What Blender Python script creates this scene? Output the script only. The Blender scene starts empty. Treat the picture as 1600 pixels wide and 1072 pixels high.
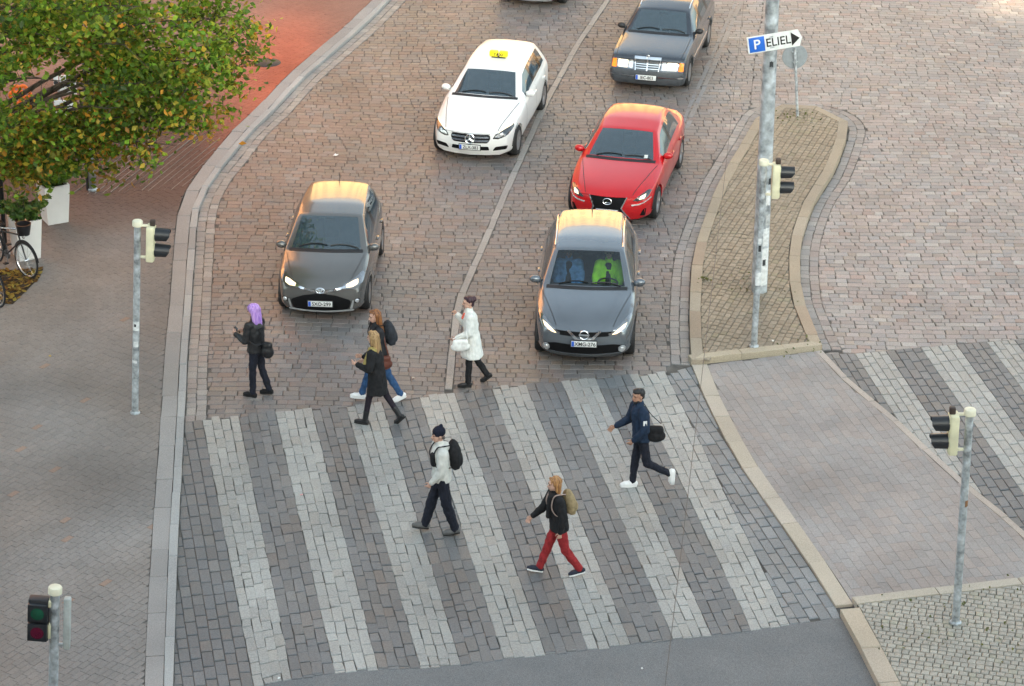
import bpy, bmesh, math, random
import numpy as np
from mathutils import Vector, Matrix
from mathutils.bvhtree import BVHTree
from mathutils.geometry import delaunay_2d_cdt
R = math.radians
rng = random.Random(7)
nrg = np.random.default_rng(7)
scene = bpy.context.scene
C = scene.collection

# ---------------------------------------------------------------- camera model
F_PX, PITCH, ROLL, CAM_H = 4263.79, R(24.927), R(0.741), 20.606
def G(px, py, z=0.0):
    """ground point (at height z) seen at photo position px, py"""
    a = px - 800; b = 536 - py
    cr, sr = math.cos(ROLL), math.sin(ROLL)
    X = a*cr - b*sr; Y = a*sr + b*cr
    cp, sp = math.cos(PITCH), math.sin(PITCH)
    d = np.array([X, F_PX*cp + Y*sp, -F_PX*sp + Y*cp])
    t = (z - CAM_H)/d[2]
    return (d[0]*t, d[1]*t)
def GL(pts, z=0.0): return [G(p[0], p[1], z) for p in pts]
def height_at(base, py):
    """height above the ground point 'base' (x, y) whose image row is py"""
    lo, hi = 0.0, 20.0
    for _ in range(50):
        m = (lo+hi)/2
        cp, sp = math.cos(PITCH), math.sin(PITCH)
        zc = base[1]*cp - (m-CAM_H)*sp; yc = base[1]*sp + (m-CAM_H)*cp
        X = F_PX*base[0]/zc; Y = F_PX*yc/zc
        row = 536 - (-X*math.sin(ROLL) + Y*math.cos(ROLL))
        if row > py: lo = m
        else: hi = m
    return lo

# ---------------------------------------------------------------- materials
def nodes_of(m):
    m.use_nodes = True
    return m.node_tree.nodes, m.node_tree.links
_mats = {}
def mat(name, col, rough=.6, metal=0., var=.12, scale=9., coat=0., bump=0., bscale=60., emit=None, estr=0., spec=.5, alpha=1., trans=0., ior=1.45, rvar=.15, crough=.03):
    if name in _mats: return _mats[name]
    m = bpy.data.materials.new(name); N, L = nodes_of(m)
    b = N['Principled BSDF']
    b.inputs['Roughness'].default_value = rough; b.inputs['Metallic'].default_value = metal
    b.inputs['Coat Weight'].default_value = coat; b.inputs['Coat Roughness'].default_value = crough
    b.inputs['Specular IOR Level'].default_value = spec; b.inputs['IOR'].default_value = ior
    b.inputs['Alpha'].default_value = alpha; b.inputs['Transmission Weight'].default_value = trans
    tc = N.new('ShaderNodeTexCoord'); nz = N.new('ShaderNodeTexNoise')
    nz.inputs['Scale'].default_value = scale; nz.inputs['Detail'].default_value = 6
    L.new(tc.outputs['Object'], nz.inputs['Vector'])
    r = N.new('ShaderNodeValToRGB'); e = r.color_ramp.elements
    lo = [max(0, c*(1-var*1.6)) for c in col]; hi = [min(1, c*(1+var*1.6)) for c in col]
    e[0].position = .3; e[1].position = .7; e[0].color = (*lo, 1); e[1].color = (*hi, 1)
    L.new(nz.outputs['Fac'], r.inputs['Fac']); L.new(r.outputs['Color'], b.inputs['Base Color'])
    mr = N.new('ShaderNodeMapRange'); mr.inputs['To Min'].default_value = rough*(1-rvar); mr.inputs['To Max'].default_value = min(1, rough*(1+rvar))
    L.new(nz.outputs['Fac'], mr.inputs['Value']); L.new(mr.outputs['Result'], b.inputs['Roughness'])
    if bump:
        n2 = N.new('ShaderNodeTexNoise'); n2.inputs['Scale'].default_value = bscale; n2.inputs['Detail'].default_value = 5
        L.new(tc.outputs['Object'], n2.inputs['Vector'])
        bp = N.new('ShaderNodeBump'); bp.inputs['Strength'].default_value = bump; bp.inputs['Distance'].default_value = .02
        L.new(n2.outputs['Fac'], bp.inputs['Height']); L.new(bp.outputs['Normal'], b.inputs['Normal'])
    if emit:
        b.inputs['Emission Color'].default_value = (*emit, 1); b.inputs['Emission Strength'].default_value = estr
    _mats[name] = m
    return m
def colmat(name, rough=.8, fine=.25, fscale=70., bump=.3, big=.12, spec=.35, trans=0.):
    """surface whose own colour comes from the mesh's colour attribute, with grain and dirt"""
    if name in _mats: return _mats[name]
    m = bpy.data.materials.new(name); N, L = nodes_of(m); b = N['Principled BSDF']
    b.inputs['Roughness'].default_value = rough; b.inputs['Specular IOR Level'].default_value = spec
    at = N.new('ShaderNodeAttribute'); at.attribute_name = 'Col'
    tc = N.new('ShaderNodeTexCoord')
    n1 = N.new('ShaderNodeTexNoise'); n1.inputs['Scale'].default_value = fscale; n1.inputs['Detail'].default_value = 4
    n2 = N.new('ShaderNodeTexNoise'); n2.inputs['Scale'].default_value = .55; n2.inputs['Detail'].default_value = 5
    for n in (n1, n2): L.new(tc.outputs['Object'], n.inputs['Vector'])
    def rng_(n, a):
        mr = N.new('ShaderNodeMapRange'); mr.inputs['From Min'].default_value = .3; mr.inputs['From Max'].default_value = .7
        mr.inputs['To Min'].default_value = 1-a; mr.inputs['To Max'].default_value = 1+a
        L.new(n.outputs['Fac'], mr.inputs['Value']); return mr
    m1 = N.new('ShaderNodeMath'); m1.operation = 'MULTIPLY'
    L.new(rng_(n1, fine).outputs['Result'], m1.inputs[0]); L.new(rng_(n2, big).outputs['Result'], m1.inputs[1])
    vm = N.new('ShaderNodeVectorMath'); vm.operation = 'SCALE'
    L.new(at.outputs['Color'], vm.inputs[0]); L.new(m1.outputs[0], vm.inputs['Scale'])
    L.new(vm.outputs[0], b.inputs['Base Color'])
    if bump:
        bp = N.new('ShaderNodeBump'); bp.inputs['Strength'].default_value = bump; bp.inputs['Distance'].default_value = .01
        L.new(n1.outputs['Fac'], bp.inputs['Height']); L.new(bp.outputs['Normal'], b.inputs['Normal'])
    if trans:
        t = N.new('ShaderNodeBsdfTranslucent'); mx = N.new('ShaderNodeMixShader'); mx.inputs[0].default_value = trans
        L.new(vm.outputs[0], t.inputs['Color']); o = N['Material Output']
        L.new(b.outputs[0], mx.inputs[1]); L.new(t.outputs[0], mx.inputs[2]); L.new(mx.outputs[0], o.inputs['Surface'])
    _mats[name] = m
    return m
def glass(name, tint=(.5, .6, .6), clear=.48, body=(.065, .105, .135), ior=2.2):
    """window glass: mirror coat over a partly clear pane with blue sky painted in"""
    if name in _mats: return _mats[name]
    m = bpy.data.materials.new(name); N, L = nodes_of(m); N.remove(N['Principled BSDF'])
    o = N['Material Output']
    tr = N.new('ShaderNodeBsdfTransparent'); tr.inputs[0].default_value = (*tint, 1)
    df = N.new('ShaderNodeBsdfDiffuse'); df.inputs[0].default_value = (*body, 1)  # diffuse blue stands in for reflected sky
    mx = N.new('ShaderNodeMixShader'); mx.inputs[0].default_value = clear
    L.new(df.outputs[0], mx.inputs[1]); L.new(tr.outputs[0], mx.inputs[2])
    gl = N.new('ShaderNodeBsdfGlossy'); gl.inputs['Roughness'].default_value = .02
    fr = N.new('ShaderNodeFresnel'); fr.inputs['IOR'].default_value = ior
    m2 = N.new('ShaderNodeMixShader'); L.new(fr.outputs[0], m2.inputs[0])
    L.new(mx.outputs[0], m2.inputs[1]); L.new(gl.outputs[0], m2.inputs[2]); L.new(m2.outputs[0], o.inputs['Surface'])
    _mats[name] = m
    return m

# ---------------------------------------------------------------- objects
def tag(o, label=None, cat=None, group=None, kind=None):
    if label: o['label'] = label
    if cat: o['category'] = cat
    if group: o['group'] = group
    if kind: o['kind'] = kind
    return o
def empty(name, loc, rz=0., label=None, cat=None, group=None):
    o = bpy.data.objects.new(name, None); C.objects.link(o)
    o.empty_display_size = .3
    o.location = loc; o.rotation_euler = (0, 0, rz)
    return tag(o, label, cat, group)
def link(name, me, material, parent=None, smooth=True, sharp=40):
    if material is not None and not me.materials: me.materials.append(material)
    if smooth:
        me.shade_smooth()
        if sharp: me.set_sharp_from_angle(angle=R(sharp))
    o = bpy.data.objects.new(name, me); C.objects.link(o)
    if parent is not None: o.parent = parent
    return o
def copy_tree(o, parent=None):
    c = o.copy(); C.objects.link(c)
    if parent is not None: c.parent = parent
    for ch in list(o.children): copy_tree(ch, c)
    return c
def mesh_np(name, V, F, cols=None):
    me = bpy.data.meshes.new(name)
    me.from_pydata([tuple(v) for v in V], [], [tuple(f) for f in F]); me.validate()
    if cols is not None:
        a = me.color_attributes.new('Col', 'FLOAT_COLOR', 'POINT')
        c = np.ones((len(V), 4), np.float32); c[:, :3] = np.asarray(cols, np.float32)
        a.data.foreach_set('color', c.ravel())
    return me
def frame(d):
    d = Vector(d).normalized()
    a = Vector((0, 0, 1)) if abs(d.z) < .9 else Vector((1, 0, 0))
    x = d.cross(a).normalized(); y = d.cross(x).normalized()
    return x, y, d
class MB:
    def __init__(s): s.v = []; s.f = []; s.c = []
    def _add(s, vs, fs, col=None):
        o = len(s.v); s.v += [tuple(v) for v in vs]; s.f += [tuple(i+o for i in f) for f in fs]
        s.c += [col or (1, 1, 1)]*len(vs)
    def box(s, c, d, m=None, bev=0., col=None):
        x, y, z = d[0]/2, d[1]/2, d[2]/2; b = min(bev, x*.9, y*.9, z*.9)
        if b <= 0:
            vs = [Vector((i*x, j*y, k*z)) for i in (-1, 1) for j in (-1, 1) for k in (-1, 1)]
            fs = [(0, 1, 3, 2), (4, 6, 7, 5), (0, 4, 5, 1), (2, 3, 7, 6), (0, 2, 6, 4), (1, 5, 7, 3)]
        else:
            bm = bmesh.new(); bmesh.ops.create_cube(bm, size=1)
            for v in bm.verts: v.co = Vector((v.co.x*2*x, v.co.y*2*y, v.co.z*2*z))
            bmesh.ops.bevel(bm, geom=bm.edges[:], offset=b, segments=2, affect='EDGES', profile=.5)
            bm.verts.index_update(); vs = [v.co.copy() for v in bm.verts]; fs = [tuple(v.index for v in f.verts) for f in bm.faces]; bm.free()
        c = Vector(c)
        s._add([(m @ v if m else v)+c for v in vs], fs, col)
    def tube(s, pts, rs, n=10, cap=True, col=None, flat=1.):
        pts = [Vector(p) for p in pts]
        if not isinstance(rs, (list, tuple)): rs = [rs]*len(pts)
        vs = []; fs = []; px = None
        for i, p in enumerate(pts):
            d = (pts[min(i+1, len(pts)-1)]-pts[max(i-1, 0)])
            if d.length < 1e-9: d = Vector((0, 0, 1))
            x, y, z = frame(d)
            if px is not None:
                x = (px - z*px.dot(z))
                x = x.normalized() if x.length > 1e-6 else frame(d)[0]
                y = z.cross(x)
            px = x
            for k in range(n):
                a = 2*math.pi*k/n; vs.append(p+(x*math.cos(a)+y*math.sin(a)*flat)*rs[i])
        for i in range(len(pts)-1):
            for k in range(n):
                a, b = i*n+k, i*n+(k+1) % n
                fs.append((a, b, b+n, a+n))
        if cap: fs.append(tuple(range(n-1, -1, -1))); fs.append(tuple((len(pts)-1)*n+k for k in range(n)))
        s._add(vs, fs, col)
    def lathe(s, prof, c=(0, 0, 0), axis=(0, 0, 1), n=20, col=None):
        """prof: (radius, along-axis) pairs"""
        x, y, z = frame(axis); c = Vector(c); vs = []; fs = []
        for r, h in prof:
            for k in range(n):
                a = 2*math.pi*k/n; vs.append(c+z*h+(x*math.cos(a)+y*math.sin(a))*r)
        for i in range(len(prof)-1):
            for k in range(n):
                a, b = i*n+k, i*n+(k+1) % n
                fs.append((a, b, b+n, a+n))
        if prof[0][0] > 1e-5: fs.append(tuple(range(n-1, -1, -1)))
        if prof[-1][0] > 1e-5: fs.append(tuple((len(prof)-1)*n+k for k in range(n)))
        s._add(vs, fs, col)
    def ell(s, c, r, m=None, n=14, k=9, col=None):
        vs = []; fs = []; c = Vector(c)
        for i in range(k+1):
            t = math.pi*i/k
            for j in range(n):
                a = 2*math.pi*j/n
                v = Vector((r[0]*math.sin(t)*math.cos(a), r[1]*math.sin(t)*math.sin(a), r[2]*math.cos(t)))
                vs.append((m @ v if m else v)+c)
        for i in range(k):
            for j in range(n):
                a, b = i*n+j, i*n+(j+1) % n
                fs.append((a, a+n, b+n, b))
        s._add(vs, fs, col)
    def cap(s, a, b, ra, rb, n=12, col=None):
        """tapered capsule"""
        a, b = Vector(a), Vector(b); d = b-a; L = d.length
        if L < 1e-6: s.ell(a, (ra,)*3, col=col); return
        pr = []
        for i in range(5): t = math.pi/2*(1-i/4.); pr.append((ra*math.cos(t)+1e-4, -ra*math.sin(t)))
        for i in range(5): t = math.pi/2*i/4.; pr.append((rb*math.cos(t)+1e-4, L+rb*math.sin(t)))
        s.lathe(pr, a, d, n, col)
    def prism(s, poly, dep, m=None, c=(0, 0, 0), col=None):
        """poly in local xy, extruded 0..dep along local z"""
        n = len(poly); c = Vector(c)
        vs = [Vector((p[0], p[1], 0)) for p in poly]+[Vector((p[0], p[1], dep)) for p in poly]
        fs = [tuple(range(n-1, -1, -1)), tuple(range(n, 2*n))]+[(i, (i+1) % n, (i+1) % n+n, i+n) for i in range(n)]
        s._add([(m @ v if m else v)+c for v in vs], fs, col)
    def build(s, name, material, parent=None, smooth=True, sharp=40, color=False):
        me = mesh_np(name, s.v, s.f, s.c if color else None)
        bm = bmesh.new(); bm.from_mesh(me); bmesh.ops.recalc_face_normals(bm, faces=bm.faces); bm.to_mesh(me); bm.free()
        return link(name, me, material, parent, smooth, sharp)
def baked(o):
    """apply the modifiers of o into its mesh"""
    dg = bpy.context.evaluated_depsgraph_get(); dg.update()
    me = bpy.data.meshes.new_from_object(o.evaluated_get(dg), depsgraph=dg)
    old = o.data; o.modifiers.clear(); o.data = me; bpy.data.meshes.remove(old)
    return o
def text_mesh(txt, size, depth=.002, align='CENTER', sx=1.):
    cu = bpy.data.curves.new('text', 'FONT'); cu.body = txt; cu.size = size; cu.extrude = depth; cu.align_x = align; cu.align_y = 'CENTER'
    cu.offset = size*.012
    o = bpy.data.objects.new('text', cu); C.objects.link(o)
    dg = bpy.context.evaluated_depsgraph_get(); dg.update()
    me = bpy.data.meshes.new_from_object(o.evaluated_get(dg), depsgraph=dg)
    bpy.data.objects.remove(o); bpy.data.curves.remove(cu)
    for v in me.vertices: v.co.x *= sx
    me.materials.clear()
    return me
# ================================================================ THE SETTING: stone paving as real stones
def resample(pts, step):
    """smooth (Catmull-Rom) polyline resampled at even steps"""
    P = np.array(pts, float); Q = []
    P2 = np.vstack([2*P[0]-P[1], P, 2*P[-1]-P[-2]])
    for i in range(1, len(P2)-2):
        p0, p1, p2, p3 = P2[i-1:i+3]
        for t in np.linspace(0, 1, 12, endpoint=False):
            Q.append(.5*((2*p1)+(-p0+p2)*t+(2*p0-5*p1+4*p2-p3)*t*t+(-p0+3*p1-3*p2+p3)*t**3))
    Q.append(P[-1]); Q = np.array(Q)
    s = np.concatenate([[0], np.cumsum(np.linalg.norm(np.diff(Q, axis=0), axis=1))])
    n = max(2, int(s[-1]/step)+1); u = np.linspace(0, s[-1], n)
    return np.stack([np.interp(u, s, Q[:, k]) for k in (0, 1)], 1)
def offset(P, d):
    """polyline shifted by d to the left of its direction"""
    T = np.gradient(P, axis=0); T /= np.linalg.norm(T, axis=1)[:, None]
    return P+np.stack([-T[:, 1], T[:, 0]], 1)*d
def inside(pts, poly):
    x, y = pts[:, 0][:, None], pts[:, 1][:, None]
    a = poly; b = np.roll(poly, -1, 0)
    c = ((a[:, 1] > y) != (b[:, 1] > y)) & (x < (b[:, 0]-a[:, 0])*(y-a[:, 1])/(b[:, 1]-a[:, 1]+1e-12)+a[:, 0])
    return (c.sum(1) % 2).astype(bool)
def area(p):
    p = np.asarray(p); q = np.roll(p, -1, 0); return .5*(p[:, 0]*q[:, 1]-q[:, 0]*p[:, 1]).sum()
def clip_half(poly, a, b):
    """keep the part of poly left of the line a->b"""
    n = np.array([-(b[1]-a[1]), b[0]-a[0]]); out = []
    d = [(p-a) @ n for p in poly]
    for i in range(len(poly)):
        j = (i+1) % len(poly)
        if d[i] >= 0: out.append(poly[i])
        if (d[i] >= 0) != (d[j] >= 0): out.append(poly[i]+(poly[j]-poly[i])*(d[i]/(d[i]-d[j])))
    return out
class Stones:
    def __init__(s): s.v = []; s.f = []; s.c = []
    def add(s, poly, z, col, gap=.012, bev=.014, deep=.03, tilt=.0018):
        p = np.asarray(poly, float)
        if area(p) < 0: p = p[::-1]
        n = len(p); c = p.mean(0); d = p-c; L = np.linalg.norm(d, axis=1)[:, None]+1e-9
        o = p-d/L*np.minimum(gap*.7, L*.3); t = p-d/L*np.minimum(gap*.7+bev*1.4, L*.55)
        b = len(s.v); tl = nrg.normal(0, tilt, 3)
        for q in o: s.v.append((q[0], q[1], z-deep))
        for q in o: s.v.append((q[0], q[1], z-bev*.55+tl[2]))
        for q in t: s.v.append((q[0], q[1], z+tl[2]+tl[0]*(q[0]-c[0])*6+tl[1]*(q[1]-c[1])*6))
        for k in (0, n):
            for i in range(n):
                j = (i+1) % n; s.f.append((b+k+i, b+k+j, b+k+j+n, b+k+i+n))
        s.f.append(tuple(range(b+2*n, b+3*n)))
        s.c += [col]*(3*n)
    def build(s, name, material, sharp=None):
        me = mesh_np(name, s.v, s.f, s.c)
        return link(name, me, material, None, smooth=False)
def fill(S, polygon, ang, depth, lmin, lmax, z, colf, jit=.02, wave=0., rowjit=.1, **kw):
    """rows of stones at angle ang filling a polygon, cut where they meet its edge"""
    poly = np.asarray(polygon, float)
    if area(poly) < 0: poly = poly[::-1]
    ca, sa = math.cos(ang), math.sin(ang); M = np.array([[ca, -sa], [sa, ca]])
    q = poly @ M
    y = q[:, 1].min()-depth; quads = []
    while y < q[:, 1].max()+depth:
        h = depth*(1+nrg.uniform(-rowjit, rowjit)); x = q[:, 0].min()-nrg.uniform(0, lmax)-.1
        while x < q[:, 0].max()+.1:
            l = nrg.uniform(lmin, lmax)
            j = nrg.normal(0, jit, 8)*np.array([1, .4]*4)
            w = wave*math.sin(x*.35+y*.21)+wave*.5*math.sin(x*.9+1+y*.1); w2 = wave*math.sin((x+l)*.35+y*.21)+wave*.5*math.sin((x+l)*.9+1+y*.1)
            quads.append([(x+j[0], y+w+j[1]*.4), (x+l+j[0]*.0, y+w2+j[3]*.4), (x+l+j[4]*.3, y+h+w2+j[5]*.4), (x+j[6]*.3, y+h+w+j[7]*.4)])
            x += l
        y += h
    Q = np.array(quads) @ M.T
    # cheap cull then test
    bb0, bb1 = poly.min(0)-.5, poly.max(0)+.5
    cen = Q.mean(1); Q = Q[((cen > bb0) & (cen < bb1)).all(1)]
    ins = inside(Q.reshape(-1, 2), poly).reshape(-1, 4)
    A = poly; B = np.roll(poly, -1, 0)
    for st, i in zip(Q, ins):
        p = st
        if not i.any():
            continue
        if not i.all():
            c = st.mean(0); r = np.linalg.norm(st-c, axis=1).max()
            AB = B-A; t = np.clip(((c-A)*AB).sum(1)/((AB**2).sum(1)+1e-12), 0, 1)
            dist = np.linalg.norm(A+AB*t[:, None]-c, axis=1)
            pp = list(st)
            near = [k for k in np.argsort(dist)[:4] if dist[k] < r]
            for k in near[:3]:
                a, b = A[k], B[k]
                # clip only if this segment really is nearest round one of the outside corners
                pp2 = clip_half(pp, a, b)
                if len(pp2) >= 3: pp = pp2
                else: pp = []; break
            if len(pp) < 3: continue
            p = np.array(pp)
            if abs(area(p)) < .22*abs(area(st)): continue
        c = p.mean(0)
        S.add(p, z(c) if callable(z) else z, colf(c), **kw)
def course(S, P, d0, d1, lmin, lmax, z, colf, jit=.006, **kw):
    """one course of stones along polyline P between offsets d0 and d1"""
    s = np.concatenate([[0], np.cumsum(np.linalg.norm(np.diff(P, axis=0), axis=1))])
    a, b = offset(P, d0), offset(P, d1); x = 0
    at = lambda Q, u: np.array([np.interp(u, s, Q[:, 0]), np.interp(u, s, Q[:, 1])])
    while x < s[-1]:
        l = min(nrg.uniform(lmin, lmax), s[-1]-x)
        if l < lmin*.4: break
        q = np.array([at(a, x), at(a, x+l), at(b, x+l), at(b, x)])+nrg.normal(0, jit, (4, 2))
        c = q.mean(0); S.add(q, z(c) if callable(z) else z, colf(c), **kw); x += l
def pick(pal, w, v=.10, mix=.55):
    """a stone's own colour: one of the palette, drawn towards the batch's mean"""
    w = np.array(w, float); w /= w.sum(); k = nrg.choice(len(pal), p=w); mean = (np.array(pal)*w[:, None]).sum(0)
    f = 1+nrg.normal(0, v*.75); return tuple(max(.01, float(c*f)) for c in (np.array(pal[k])*(1-mix)+mean*mix))
def sheet(name, poly, z, material, kind='structure'):
    me = mesh_np(name, [(p[0], p[1], z) for p in poly], [tuple(range(len(poly)))])
    o = link(name, me, material, None, smooth=False); o['kind'] = kind
    bm = bmesh.new(); bm.from_mesh(me); bmesh.ops.triangulate(bm, faces=bm.faces)
    for f in bm.faces:
        if f.normal.z < 0: f.normal_flip()
    bm.to_mesh(me); bm.free()
    return o

from mathutils import noise as _mn
def mnoise_(p): return _mn.noise(Vector(p))
# --- key lines, measured on the photograph and laid on the ground
KL = resample(GL([(760, -150), (700, -88), (650, -39), (608, 3), (568, 43), (522, 83), (476, 123), (432, 171), (392, 209), (362, 246), (331, 286), (311, 330), (304, 400), (299, 480), (293, 560), (289, 650), (281, 800), (276, 900), (271, 1072), (268, 1180), (265, 1300)]), .2)
DV = resample(GL([(1030, -120), (990, -60), (937, 18), (904, 67), (879, 112), (848, 170), (815, 245), (790, 300), (765, 360), (745, 406), (724, 455), (716, 476), (711, 510), (707, 545), (704, 578), (701, 608)]), .2)
DV2 = resample(GL([(1230, -150), (1180, -55), (1153, 4), (1120, 80), (1086, 157), (1068, 200)]), .2)
IL = resample(GL([(1222, 170), (1205, 173), (1187, 181), (1163, 222), (1125, 287), (1103, 341), (1084, 400), (1078, 460), (1077, 515), (1080, 570)]), .15)
IR = resample(GL([(1222, 170), (1250, 170), (1277, 173), (1305, 180), (1321, 192), (1325, 211), (1304, 270), (1271, 325), (1251, 390), (1252, 460), (1265, 503), (1284, 547)]), .15)
RL = resample(GL([(1081, 572), (1106, 634), (1149, 716), (1192, 780), (1243, 853), (1290, 922), (1312, 961), (1333, 1000), (1370, 1072), (1420, 1170), (1480, 1290)]), .15)
RR = resample(GL([(1284, 549), (1330, 597), (1400, 655), (1480, 730), (1560, 797), (1600, 832), (1680, 905), (1760, 985)]), .15)
CT = [(283, 657), (316, 655), (373, 652), (430, 645), (487, 640), (541, 636), (597, 630), (655, 621), (711, 616), (768, 607), (822, 602), (877, 597), (930, 591), (985, 588), (1040, 583), (1081, 573)]
CB = [(270, 1090), (397, 1073), (456, 1060), (523, 1051), (590, 1044), (656, 1042), (720, 1039), (787, 1029), (852, 1022), (918, 1014), (985, 1007), (1052, 998), (1112, 993), (1174, 984), (1234, 976), (1312, 965)]
gCT, gCB = np.array(GL(CT)), np.array(GL(CB))
SW = .05      # pavement height
stone_m = colmat('granite_setts', rough=.50, fine=.22, fscale=45, bump=.5, big=.12, spec=.5)
paver_m = colmat('concrete_pavers', rough=.8, fine=.14, fscale=40, bump=.25, big=.16)
kerb_m = colmat('granite_kerb', rough=.75, fine=.18, fscale=60, bump=.3, big=.12)

def earth_mat():
    return mat('joint_sand', (.105, .096, .087), .95, var=.35, scale=3, bump=.5, bscale=30)
o = sheet('ground', [(-400, -60), (500, -60), (500, 700), (-400, 700)], -.017, earth_mat())

GREY, PINK, RED, BLUE, TAN, PALE = (.212, .202, .195), (.245, .200, .188), (.25, .160, .132), (.182, .190, .202), (.255, .205, .162), (.30, .288, .272)
red_glow_c = np.array(G(430, 235)); road_glow_c = np.array(G(660, 110)); tan_glow_c = np.array(G(815, 540))
def road_col(c):
    # granite batches, bluish greys by the crossing; warm reflected glow painted into the setts
    r = math.exp(-((c[0]-red_glow_c[0])/2.2)**2-((c[1]-red_glow_c[1])/5.5)**2); r2 = math.exp(-((c[0]-road_glow_c[0])/2.6)**2-((c[1]-road_glow_c[1])/6)**2)
    t = math.exp(-((c[0]-tan_glow_c[0])/.7)**2-((c[1]-tan_glow_c[1])/3.)**2)
    patch = max(0, min(1, .5+.9*mnoise_((c[0]*.55, c[1]*.4, 2.)))); pat2 = max(0, min(1, .5+1.1*mnoise_((c[0]*.6, c[1]*.35, 6.))))
    near = max(0, min(1, (47-c[1])/8.)); right = max(0, min(1, (c[0]-4)/3))
    w = [2.0+.8*near-1.2*r-.9*r2, 1.5+1.2*patch+right, .3+4.5*r+2.2*r2, 1.0+1.1*near-.5*r+.8*(1-patch), .15+.6*pat2+.9*r+2.4*r2+3.5*t, .4+.4*right]
    col = pick([GREY, PINK, RED, BLUE, TAN, PALE], [max(.05, k) for k in w], .11)
    # rubbed paler in the wheel tracks, oil-dark between them
    k = .76+.40*min(1, right*1.5)
    for xc in (-3.45-.02*(c[1]-45), 1.2+.19*(c[1]-43)):
        e = abs(c[0]-xc); k *= 1+.07*math.exp(-((e-.75)/.22)**2)-.10*math.exp(-(e/.3)**2)*(.5+.5*math.sin(c[1]*1.7)*math.sin(c[1]*.6+1))
    k *= 1+.07*mnoise_((c[0]*.6, c[1]*.45, 1.))
    return tuple(min(.6, v*k) for v in col)
S = Stones()
gut = .36
gKL = offset(KL, gut)               # the far side of the gutter courses (road side lies to the left going down)
dl, dr = offset(DV, -.07), offset(DV, .07)
far = 78.
xl_far = -30.
# left lane
lane = np.vstack([gKL[gKL[:, 1] > gCT[0][1]], np.array([[gKL[gKL[:, 1] > gCT[0][1]][-1][0], gCT[0][1]]]), gCT[1:8], [G(694, 617)], dl[::-1]])
fill(S, lane, 0., .178, .15, .31, 0., road_col, wave=.10, gap=.009, bev=.012, jit=.014)
gIL = offset(IL, -.36); gIR = offset(IR, .36)
tip = gIL[0]
upline = resample(GL([(1222, -160), (1208, -80), (1194, 0), (1180, 90), (1172, 168)]), .3)
lane2 = np.vstack([dr, [G(708, 617)], gCT[8:15], [gIL[-1]], gIL[::-1][:-6], upline[::-1]])
fill(S, lane2, 0., .178, .15, .31, 0., road_col, wave=.10, gap=.009, bev=.012, jit=.014)
RT = [(1286, 553), (1335, 552), (1384, 548), (1438, 543), (1494, 538), (1541, 534), (1585, 531), (1640, 527), (1690, 523), (1742, 519), (1795, 515), (1850, 511), (1905, 507)]
gRT = np.array(GL(RT))
side = np.vstack([upline, gIR[5:], gRT, [[16, gRT[-1][1]], [16, upline[0][1]]]])
fill(S, side, R(-1.5), .175, .15, .30, 0., road_col, wave=.08, gap=.008, bev=.012, jit=.014)
def gutter_col(c): return pick([PALE, GREY, BLUE, PINK], [2, 2, 1.6, .6], .07)
KLg = KL[KL[:, 1] > gCT[0][1]-.1]
for k in range(2):
    course(S, KLg, .01+k*.175, .01+k*.175+.17, .16, .30, 0., gutter_col, gap=.007, bev=.010)
    course(S, IL, -.01-k*.175, -.01-k*.175-.17, .16, .32, 0., gutter_col, gap=.007, bev=.010)
    course(S, IR, .01+k*.175, .01+k*.175+.17, .16, .30, 0., lambda c: pick([BLUE, GREY, PALE, PINK], [3 if k == 0 else 1, 2, 1, 1 if k == 0 else 3], .1), gap=.007, bev=.010)
def strip_col(c): return pick([(.29, .275, .258), (.265, .253, .24)], [1, 1], .05)
course(S, DV, -.065, .065, .5, 1.1, .004, strip_col, gap=.008, bev=.01)
course(S, DV2, -.10, -.02, .4, 1.0, .004, lambda c: pick([GREY, BLUE], [1, 1], .06), gap=.012)
course(S, DV2, .02, .12, .4, 1.0, .004, lambda c: pick([GREY, BLUE], [1, 1], .06), gap=.012)
# --- crossings
def wear(c):
    k = 1+.10*mnoise_((c[0]*.5, c[1]*.35, 4.))
    for xc in (-3.5, 1.1, 9.5): e = abs(c[0]-xc-.05*(c[1]-40)); k *= 1-.14*math.exp(-((e-.78)/.3)**2)
    return k
def white_col(c):
    k = wear(c)*(1+.06*mnoise_((c[0]*2., c[1]*1.5, 7.))); return tuple(v*k for v in pick([(.315, .318, .306), (.282, .285, .275), (.31, .296, .27), (.345, .348, .336)], [4, 2.4, 1.3, 1.], .06))
br = [np.array(G(530, 760)), np.array(G(640, 940)), np.array(G(880, 900))]
def dark_col(c):
    b = sum(math.exp(-(np.linalg.norm((c-q)*np.array([1, .5]))/.8)**2) for q in br)
    return pick([(.136, .143, .150), (.115, .126, .137), (.148, .148, .145), (.16, .138, .124), (.19, .19, .185)], [3.2, 2.2, 1.4, .35+3*b, .35], .09)
S2 = Stones()
def column(S, a0, b0, a1, b1, colf, z=0.006):
    """stones running from a0-b0 (far end) to a1-b1 (near end)"""
    a0, b0, a1, b1 = map(np.array, (a0, b0, a1, b1)); L = np.linalg.norm(a1-a0); x = nrg.uniform(-.1, .05)
    while x < L:
        l = nrg.uniform(.26, .44) if nrg.random() > .12 else nrg.uniform(.18, .26)
        if L-(x+l) < .12: l = L-x+nrg.uniform(-.03, .05)
        t0, t1 = x/L, (x+l)/L; sk = nrg.normal(0, .006, 4)
        q = np.array([a0+(a1-a0)*t0, b0+(b1-b0)*t0, b0+(b1-b0)*t1, a0+(a1-a0)*t1])+nrg.normal(0, .006, (4, 2))
        S.add(q, z, colf(q.mean(0)), gap=.010, bev=.011); x += l
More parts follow.
